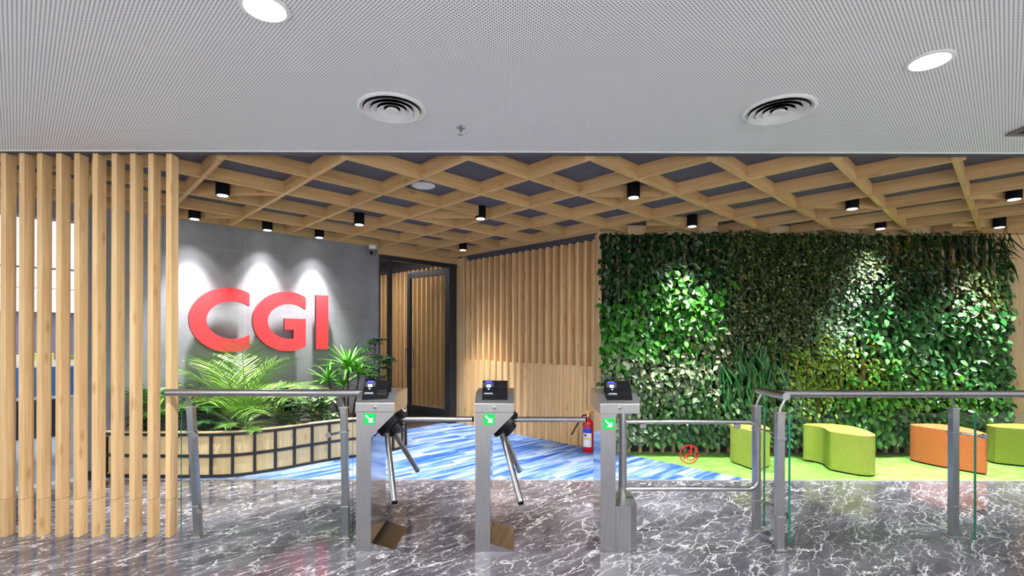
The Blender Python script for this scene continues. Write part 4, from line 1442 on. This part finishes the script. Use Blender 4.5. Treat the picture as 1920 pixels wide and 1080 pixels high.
plc = Vector((-2.7, 5.4, 0.0))
pl = thing('planter_box', plc, 'curved pine planter with a black steel grid below the red letters', 'planter')
outer = [(p.x, p.y) for p in pth] + [(p.x, p.y) for p in back]
HP = 0.45


def offset_path(pts, d_):
    out = []
    for i, p in enumerate(pts):
        t = (pts[min(i + 1, len(pts) - 1)] - pts[max(i - 1, 0)]).normalized()
        out.append(p + Vector((-t.y, t.x, 0)) * d_)
    return out


def ribbon(mb, pts, d0, d1, z0, z1):
    a, b_ = offset_path(pts, d0), offset_path(pts, d1)
    n_ = len(pts)
    vs = [Vector((p.x, p.y, z0)) for p in a] + [Vector((p.x, p.y, z0)) for p in b_] + [Vector((p.x, p.y, z1)) for p in a] + [Vector((p.x, p.y, z1)) for p in b_]
    fs_ = []
    for i in range(n_ - 1):
        fs_ += [(i, i + 1, i + 1 + 2 * n_, i + 2 * n_), (i + n_, i + 3 * n_, i + 1 + 3 * n_, i + 1 + n_), (i + 2 * n_, i + 1 + 2 * n_, i + 1 + 3 * n_, i + 3 * n_), (i, i + n_, i + 1 + n_, i + 1)]
    fs_ += [(0, 2 * n_, 3 * n_, n_), (n_ - 1, 2 * n_ - 1, 4 * n_ - 1, 3 * n_ - 1)]
    mb.add(vs, fs_)


mb = MB()
ribbon(mb, pth, 0.004, 0.03, 0.006, HP - 0.004)
mb.build('wood_panel', M['wood_planter'], pl, smooth=40)
mb = MB()
for z0, z1 in ((0.006, 0.032), (0.205, 0.232), (HP - 0.035, HP - 0.008)):
    ribbon(mb, pth, -0.016, 0.0035, z0, z1)
# uprights
acc, nextd = 0.0, 0.10
for i in range(len(pth) - 1):
    seg = (pth[i + 1] - pth[i])
    while acc + seg.length >= nextd:
        c = pth[i] + seg * ((nextd - acc) / seg.length)
        t = seg.normalized()
        n_ = Vector((t.y, -t.x, 0))
        mb.obox(c + n_ * 0.0068 + Vector((0, 0, 0.2215)), t, n_, Vector((0, 0, 1)), 0.013, 0.0105, 0.2205)
        nextd += 0.193
    acc += seg.length
c, t = pth[-1], (pth[-1] - pth[-2]).normalized()
mb.obox(c + Vector((0, 0, 0.225)), t, Vector((t.y, -t.x, 0)), Vector((0, 0, 1)), 0.018, 0.018, 0.221)
mb.build('steel_frame', M['black_metal'], pl)
mb = MB()
ribbon(mb, pth, -0.018, 0.034, HP - 0.0075, HP + 0.006)
mb.build('rim', M['wood_pale'], pl, smooth=40)
inner = [(p.x, p.y) for p in offset_path(pth, 0.031)] + [(p.x, p.y) for p in back]
MB().prism(inner, XY, 0.05, HP - 0.05).build('soil', M['soil'], pl)
ZS = HP - 0.05

# ------------------------------------------------------------------ plants in the planter
M['palm'] = leafmat('palm_leaflets', [srgb(50, 104, 24), srgb(92, 148, 34), srgb(136, 176, 54), srgb(66, 124, 44)], 0.4)
M['palm_dark'] = leafmat('dark_palm_leaflets', [srgb(40, 92, 40), srgb(66, 128, 56), srgb(96, 160, 84)], 0.4)
M['broad'] = leafmat('broad_dark_leaves', [srgb(20, 74, 26), srgb(30, 108, 40), srgb(48, 134, 54)], 0.3)
M['bush'] = leafmat('small_mixed_leaves', [srgb(44, 92, 42), srgb(80, 134, 70), srgb(128, 168, 106), srgb(184, 206, 160)], 0.4)
M['strap'] = leafmat('bright_strap_leaves', [srgb(52, 128, 34), srgb(92, 170, 50), srgb(140, 200, 70)], 0.35)
M['umbrella'] = leafmat('dark_umbrella_leaves', [srgb(18, 52, 22), srgb(34, 80, 34), srgb(58, 110, 48)], 0.35)


def palm(base, n, length, label, mat, rnd, spread=1.0, rise=1.0, az0=0.0, span=2 * PI, leafw=0.014, name='areca_palm'):
    q = thing(name, base, label, 'plant', 'plants in the curved planter')
    st, fo_ = MB(), MB()
    for i in range(n):
        az = az0 + span * (i + rnd.uniform(-0.3, 0.3)) / n
        el = rnd.uniform(0.75, 1.35) * rise
        Lf = length * rnd.uniform(0.72, 1.05)
        hd_ = Vector((math.cos(az), math.sin(az), 0)) * spread
        p = Vector(base) + Vector((rnd.uniform(-0.05, 0.05), rnd.uniform(-0.05, 0.05), 0))
        dir_ = (hd_ * math.cos(el) + Vector((0, 0, math.sin(el)))).normalized()
        pts = [p.copy()]
        ns = 16
        for k in range(ns):
            dir_ = (dir_ + Vector((0, 0, -0.065 - 0.035 * k / ns)) + hd_ * 0.02).normalized()
            p = p + dir_ * (Lf / ns)
            over = (p.y - p.x - WC) / math.sqrt(2) + 0.10      # fronds bend off the concrete wall
            if over > 0:
                p = p + NW * over
                dir_ = (dir_ + NW * 0.5).normalized()
            pts.append(p.copy())
        st.tube(pts, [0.007 - 0.005 * k / ns for k in range(ns + 1)], 5)
        for k in range(4, ns + 1):
            t = (pts[k] - pts[k - 1]).normalized()
            side = t.cross(Vector((0, 0, 1)))
            if side.length < 0.05:
                side = Vector((-hd_.y, hd_.x, 0))
            side.normalize()
            up = side.cross(t)
            ll = 0.24 * length * (0.55 + 0.9 * math.sin(PI * (k - 3) / (ns - 2)) ** 0.7) * rnd.uniform(0.85, 1.1)
            for half in (0.0, 0.5):
                bp_ = pts[k - 1].lerp(pts[k], half)
                for s in (-1, 1):
                    dl = (side * s * 0.8 + t * 0.75 + up * 0.22 + Vector((0, 0, rnd.uniform(-0.15, 0.05)))).normalized()
                    fo_.blade(bp_, dl, up, ll, leafw, curl=rnd.uniform(0.15, 0.4), seg=2)
    st.build('stem', M['stem_green'], q, smooth='leaf')
    fo_.build('foliage', mat, q, smooth='leaf')
    return q


rnd = random.Random(3)
palm((-2.90, 5.30, ZS), 22, 1.02, 'feathery bright green areca palm under the red letter C', M['palm'], rnd, rise=1.12, leafw=0.0115)
palm((-3.52, 5.13, ZS), 7, 0.85, 'fine leaved grey green palm beside the slatted screen', M['palm_dark'], rnd, rise=1.0, az0=0.6)
palm((-3.22, 5.20, ZS), 7, 0.40, 'low arching palm at the front of the planter', M['palm_dark'], rnd, spread=1.2, rise=0.85)
palm((-2.78, 5.20, ZS), 7, 0.40, 'low tufted palm at the foot of the areca palm', M['palm'], rnd, spread=1.15, rise=0.9)


def leafy(name, base, h, w_, nst, lpst, Ls, Ws, label, mat, rnd, stem='stem_green', droop=0.2, low=0.15):
    q = thing(name, base, label, 'plant', 'plants in the curved planter')
    st, fo_ = MB(), MB()
    for i in range(nst):
        az = 2 * PI * (i + rnd.random()) / nst
        rr = w_ * math.sqrt(rnd.random())
        b0 = Vector(base) + Vector((math.cos(az), math.sin(az), 0)) * (0.25 * rr)
        tip = Vector(base) + Vector((math.cos(az) * rr, math.sin(az) * rr, h * rnd.uniform(0.7, 1.0)))
        mid = b0.lerp(tip, 0.5) + Vector((0, 0, 0.08 * h))
        pts = smooth_path([b0, mid, tip], 5)
        st.tube(pts, [0.006 - 0.003 * k / len(pts) for k in range(len(pts))], 5)
        for k in range(lpst):
            t = low + (1 - low) * (k + rnd.random()) / lpst
            pp = pts[min(int(t * (len(pts) - 1)), len(pts) - 1)]
            a2 = rnd.random() * 2 * PI
            d_ = Vector((math.cos(a2), math.sin(a2), rnd.uniform(-0.15, 0.55)))
            nn = Vector((0, 0, 1)) + Vector((rnd.uniform(-.4, .4), rnd.uniform(-.7, .1), 0))
            sc_ = rnd.uniform(0.7, 1.15)
            fo_.leaf(pp, d_, nn, Ls * sc_, Ws * sc_, curl=droop)
    st.build('stem', M[stem], q, smooth='leaf')
    fo_.build('foliage', mat, q, smooth='leaf')
    return q


leafy('broadleaf_plant', (-3.66, 5.02, ZS), 0.52, 0.16, 8, 5, 0.24, 0.10, 'broad dark leaved plant next to the slatted screen', M['broad'], rnd)
leafy('leafy_shrub', (-3.30, 5.36, ZS), 0.34, 0.24, 14, 12, 0.09, 0.045, 'dark small leaved shrub behind the low arching palm', M['umbrella'], rnd)
leafy('leafy_shrub', (-2.46, 5.46, ZS), 0.44, 0.27, 30, 16, 0.115, 0.045, 'pale mottled shrub under the red letter G', M['bush'], rnd)
leafy('leafy_shrub', (-2.25, 5.74, ZS), 0.40, 0.23, 24, 15, 0.105, 0.039, 'mottled green shrub between letter G and the rosette plant', M['bush'], rnd)
leafy('leafy_shrub', (-2.08, 5.72, ZS), 0.13, 0.12, 9, 9, 0.07, 0.03, 'tiny pale shrub at the planter rim', M['bush'], rnd)
leafy('leafy_shrub', (-1.62, 6.22, ZS), 0.32, 0.22, 14, 14, 0.09, 0.04, 'dark shrub behind the first turnstile', M['umbrella'], rnd)


def rosettes(base, crowns, label, rnd):
    q = thing('dracaena_plant', base, label, 'plant', 'plants in the curved planter')
    st, fo_ = MB(), MB()
    for (dx, dy, z, n, ln_) in crowns:
        top = Vector((base[0] + dx, base[1] + dy, z))
        st.tube([Vector(base) + Vector((dx * 0.4, dy * 0.4, 0)), Vector(base) + Vector((dx * 0.8, dy * 0.8, (z - base[2]) * 0.6)), top], [0.012, 0.011, 0.009], 7)
        for i in range(n):
            az = i * 2.4 + rnd.uniform(-.2, .2)
            el = 0.15 + 1.15 * (i / n) + rnd.uniform(-.12, .12)
            d_ = Vector((math.cos(az) * math.cos(el), math.sin(az) * math.cos(el), math.sin(el)))
            fo_.blade(top + Vector((0, 0, rnd.uniform(-0.05, 0.03))), d_, Vector((0, 0, 1)), ln_ * rnd.uniform(0.8, 1.1), 0.046, curl=rnd.uniform(0.2, 0.5), seg=4)
    st.build('stem', M['stem_brown'], q, smooth='leaf')
    fo_.build('foliage', M['strap'], q, smooth='leaf')


rosettes((-2.03, 6.15, ZS), [(0.0, 0.0, 1.0, 40, 0.38), (-0.22, -0.08, 0.86, 24, 0.28), (0.13, 0.02, 0.93, 24, 0.30), (-0.08, 0.05, 0.80, 18, 0.24)], 'bright strap leaved rosette plant beside the first turnstile', rnd)


def schefflera(base, tops, label, rnd):
    q = thing('umbrella_plant', base, label, 'plant', 'plants in the curved planter')
    st, fo_ = MB(), MB()
    for (dx, dy, z, r) in tops:
        top = Vector((base[0] + dx, base[1] + dy, z))
        st.tube([Vector(base) + Vector((dx * .3, dy * .3, 0)), Vector(base) + Vector((dx * .7, dy * .7, (z - base[2]) * .6)), top], [0.008, 0.006, 0.004], 6)
        for k in range(7):
            az = 2 * PI * k / 7 + rnd.uniform(-.2, .2)
            hub_ = top + Vector((math.cos(az) * r * 0.6, math.sin(az) * r * 0.6, rnd.uniform(-0.10, 0.05)))
            st.tube([top - Vector((0, 0, 0.06)), hub_], [0.003, 0.002], 4)
            for j in range(7):
                a2 = 2 * PI * j / 7 + az
                fo_.leaf(hub_, Vector((math.cos(a2), math.sin(a2), -0.25 + rnd.uniform(-.1, .2))), Vector((0, -0.2, 1)), 0.095, 0.034, curl=0.25)
    st.build('stem', M['stem_brown'], q, smooth='leaf')
    fo_.build('foliage', M['umbrella'], q, smooth='leaf')


schefflera((-1.83, 6.52, ZS), [(-0.13, 0.0, 1.22, 0.13), (0.02, 0.05, 1.33, 0.13), (0.10, -0.03, 1.12, 0.13), (-0.04, -0.06, 1.02, 0.13), (0.05, 0.0, 0.86, 0.15)], 'tall dark umbrella plant against the end of the concrete wall', rnd)
schefflera((-1.62, 6.45, ZS), [(0.0, 0.0, 1.08, 0.085)], 'slim umbrella plant in front of the glass door', rnd)

# ------------------------------------------------------------------ living wall
LX0, LX1 = 1.05, 5.86
lw = thing('living_wall', ((LX0 + LX1) / 2, 6.0, 0), 'tall wall of mixed green foliage behind the stools', 'plant wall')
MB().box(LX0 + 0.03, LX1 - 0.03, 6.035, 6.058, 0.004, 2.64).build('backing_mat', M['backing'], lw)
mb = MB()
x = LX0 + 0.08
while x < LX1 - 0.06:
    mb.box(x, x + 0.034, 5.985, 6.0345, 0.006, 2.62)
    x += 0.135
mb.build('batten_slats', M['wood_z'], lw)
rnd = random.Random(11)


def hang(mb, x, y, z, Ls, Ws, droop=0.25, down=0.45, rough=1.0):
    d_ = Vector((rnd.uniform(-1, 1), rnd.uniform(-1.0, -0.2), rnd.uniform(-1.0, 0.35) - down))
    nn = Vector((rnd.uniform(-.55, .55) * rough, -1.0, rnd.uniform(-0.1, 1.0)))
    s_ = rnd.uniform(0.7, 1.2)
    mb.leaf(Vector((x, y, z)), d_, nn, Ls * s_, Ws * s_, fold=rnd.uniform(0.05, 0.25), curl=droop * rnd.uniform(0.4, 1.4))


def depth(x, z):
    return 5.93 - 0.05 * math.sin(x * 4.1 + z * 2.3) * math.sin(z * 3.7 - x * 1.9) - rnd.uniform(0, 0.15)


# species patches in (x, z), a soft Voronoi over hand-placed seats
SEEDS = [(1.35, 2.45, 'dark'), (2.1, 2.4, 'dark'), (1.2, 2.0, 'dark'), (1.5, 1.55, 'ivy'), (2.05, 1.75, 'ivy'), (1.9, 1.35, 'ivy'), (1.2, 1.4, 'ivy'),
         (1.3, 0.9, 'pale'), (1.8, 0.95, 'pale'), (2.2, 1.05, 'pale'), (1.2, 0.45, 'pale'), (1.7, 0.45, 'mix'), (2.3, 0.5, 'mix'),
         (2.9, 2.4, 'tiny'), (3.5, 2.45, 'tiny'), (3.0, 1.9, 'tiny'), (3.6, 1.95, 'tiny'), (2.75, 1.45, 'tiny'), (4.2, 2.3, 'tiny'),
         (2.62, 1.0, 'fern'), (2.95, 1.02, 'fern'), (2.80, 0.80, 'fern'), (3.3, 1.5, 'tiny'), (3.45, 1.05, 'lime'), (3.6, 0.75, 'lime'), (3.2, 0.65, 'mix'), (4.0, 1.0, 'lime'),
         (3.75, 1.55, 'vine'), (4.0, 1.75, 'vine'), (4.4, 1.5, 'broad'), (4.9, 1.6, 'broad'), (5.4, 1.5, 'broad'), (5.1, 1.1, 'broad'), (5.6, 0.9, 'broad'), (4.5, 2.0, 'dark'), (5.0, 2.1, 'dark'),
         (4.8, 2.45, 'olive'), (5.2, 2.2, 'olive'), (5.5, 1.95, 'olive'), (5.45, 2.52, 'frond'), (5.72, 2.48, 'frond'), (5.15, 2.56, 'frond'),
         (4.5, 0.75, 'ivy2'), (5.0, 0.65, 'ivy2'), (4.1, 0.5, 'ivy2'), (5.4, 0.4, 'ivy2'), (4.7, 0.3, 'mix'), (3.5, 0.35, 'mix'), (2.9, 0.4, 'mix')]
SP = {  # length, width, count per sqm, material
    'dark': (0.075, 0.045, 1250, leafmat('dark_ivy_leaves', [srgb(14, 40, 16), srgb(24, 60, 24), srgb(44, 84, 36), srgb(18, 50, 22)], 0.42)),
    'ivy': (0.085, 0.062, 1150, leafmat('bright_ivy_leaves', [srgb(22, 74, 18), srgb(44, 118, 28), srgb(76, 152, 40), srgb(30, 92, 26)], 0.32)),  # leaf green with the can light's pool partly put into the colour
    'pale': (0.075, 0.052, 1250, leafmat('pale_edged_leaves', [srgb(40, 74, 38), srgb(74, 108, 62), srgb(150, 168, 122), srgb(52, 88, 44), srgb(190, 198, 156)], 0.42)),
    'mix': (0.078, 0.052, 1200, leafmat('mixed_green_leaves', [srgb(24, 66, 28), srgb(52, 104, 46), srgb(92, 140, 74), srgb(34, 84, 40)], 0.38)),
    'tiny': (0.046, 0.028, 4200, leafmat('tiny_olive_leaves', [srgb(14, 32, 12), srgb(34, 62, 24), srgb(80, 106, 46), srgb(22, 46, 18), srgb(134, 152, 92)], 0.36)),
    'fern': (0.26, 0.026, 420, leafmat('hanging_fern_leaves', [srgb(14, 76, 26), srgb(26, 104, 38), srgb(40, 124, 46)], 0.35)),
    'lime': (0.055, 0.036, 1900, leafmat('lime_tipped_leaves', [srgb(52, 92, 16), srgb(96, 140, 24), srgb(150, 178, 50), srgb(40, 80, 20)], 0.38)),
    'vine': (0.058, 0.036, 1900, leafmat('silvery_vine_leaves', [srgb(40, 84, 44), srgb(84, 134, 82), srgb(150, 184, 140), srgb(56, 104, 58)], 0.36)),
    'broad': (0.095, 0.062, 980, leafmat('broad_pothos_leaves', [srgb(28, 82, 36), srgb(54, 120, 56), srgb(100, 156, 90), srgb(38, 98, 46)], 0.30)),
    'olive': (0.070, 0.042, 1300, leafmat('olive_green_leaves', [srgb(30, 48, 14), srgb(54, 76, 22), srgb(78, 100, 34)], 0.42)),
    'frond': (0.24, 0.026, 420, leafmat('drooping_frond_leaves', [srgb(10, 38, 16), srgb(18, 56, 22), srgb(30, 72, 30)], 0.4)),
    'ivy2': (0.085, 0.058, 1150, leafmat('fresh_green_leaves', [srgb(28, 88, 22), srgb(58, 130, 32), srgb(96, 164, 52), srgb(34, 100, 34)], 0.32)),
}
PN = {'dark': 'dark_ivy_foliage', 'ivy': 'bright_ivy_foliage', 'pale': 'pale_edged_foliage', 'mix': 'mixed_green_foliage', 'tiny': 'tiny_leaved_foliage', 'fern': 'hanging_fern_foliage',
      'lime': 'lime_tipped_foliage', 'vine': 'silvery_vine_foliage', 'broad': 'broad_pothos_foliage', 'olive': 'olive_foliage', 'frond': 'drooping_frond_foliage', 'ivy2': 'fresh_green_foliage'}
bufs = {k: MB() for k in SP}
CELL = 0.05
nx, nz = int((LX1 - LX0) / CELL), int((2.62 - 0.10) / CELL)
for i in range(nx):
    for j in range(nz):
        cx_, cz_ = LX0 + (i + .5) * CELL, 0.14 + (j + .5) * CELL
        jx, jz = cx_ + rnd.gauss(0, 0.11), cz_ + rnd.gauss(0, 0.11)
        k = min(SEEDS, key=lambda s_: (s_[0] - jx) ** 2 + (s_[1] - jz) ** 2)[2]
        Ls, Ws, dens, _ = SP[k]
        # thinner patches where battens show through
        gap = math.sin(cx_ * 9.3 + 1.0) * math.sin(cz_ * 2.1 + cx_ * 1.3)
        dn = dens * (0.62 if gap > 0.62 else 1.0)
        cnt = dn * CELL * CELL
        cnt = int(cnt) + (1 if rnd.random() < cnt - int(cnt) else 0)
        for _i in range(cnt):
            x, z = cx_ + rnd.uniform(-.5, .5) * CELL, cz_ + rnd.uniform(-.5, .5) * CELL
            y = depth(x, z)
            if k in ('fern', 'frond'):
                d_ = Vector((rnd.uniform(-0.45, 0.45), rnd.uniform(-0.5, -0.15), rnd.uniform(-1.1, -0.5)))
                bufs[k].blade(Vector((x, y, min(z + 0.1, 2.62))), d_, Vector((rnd.uniform(-.4, .4), -1, 0.5)), Ls * rnd.uniform(.7, 1.1), Ws, curl=rnd.uniform(-0.1, 0.35), seg=3)
            else:
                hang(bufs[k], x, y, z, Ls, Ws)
# stray leaves past the edge by the pale boards
for _i in range(260):
    z = rnd.uniform(0.3, 2.3)
    hang(bufs['broad'], LX1 + rnd.uniform(-0.08, 0.05), 5.96 - rnd.uniform(0, 0.1), z, 0.09, 0.06)
for _i in range(26):
    d_ = Vector((rnd.uniform(0.5, 1.2), rnd.uniform(-0.5, -0.1), rnd.uniform(-0.6, 0.2)))
    bufs['frond'].blade(Vector((LX1 - 0.08, 5.93, rnd.uniform(2.2, 2.58))), d_, Vector((0, -1, 0.6)), rnd.uniform(0.16, 0.28), 0.026, curl=0.35, seg=3)
for k, b_ in bufs.items():
    b_.build(PN[k], SP[k][3], lw, smooth='leaf')
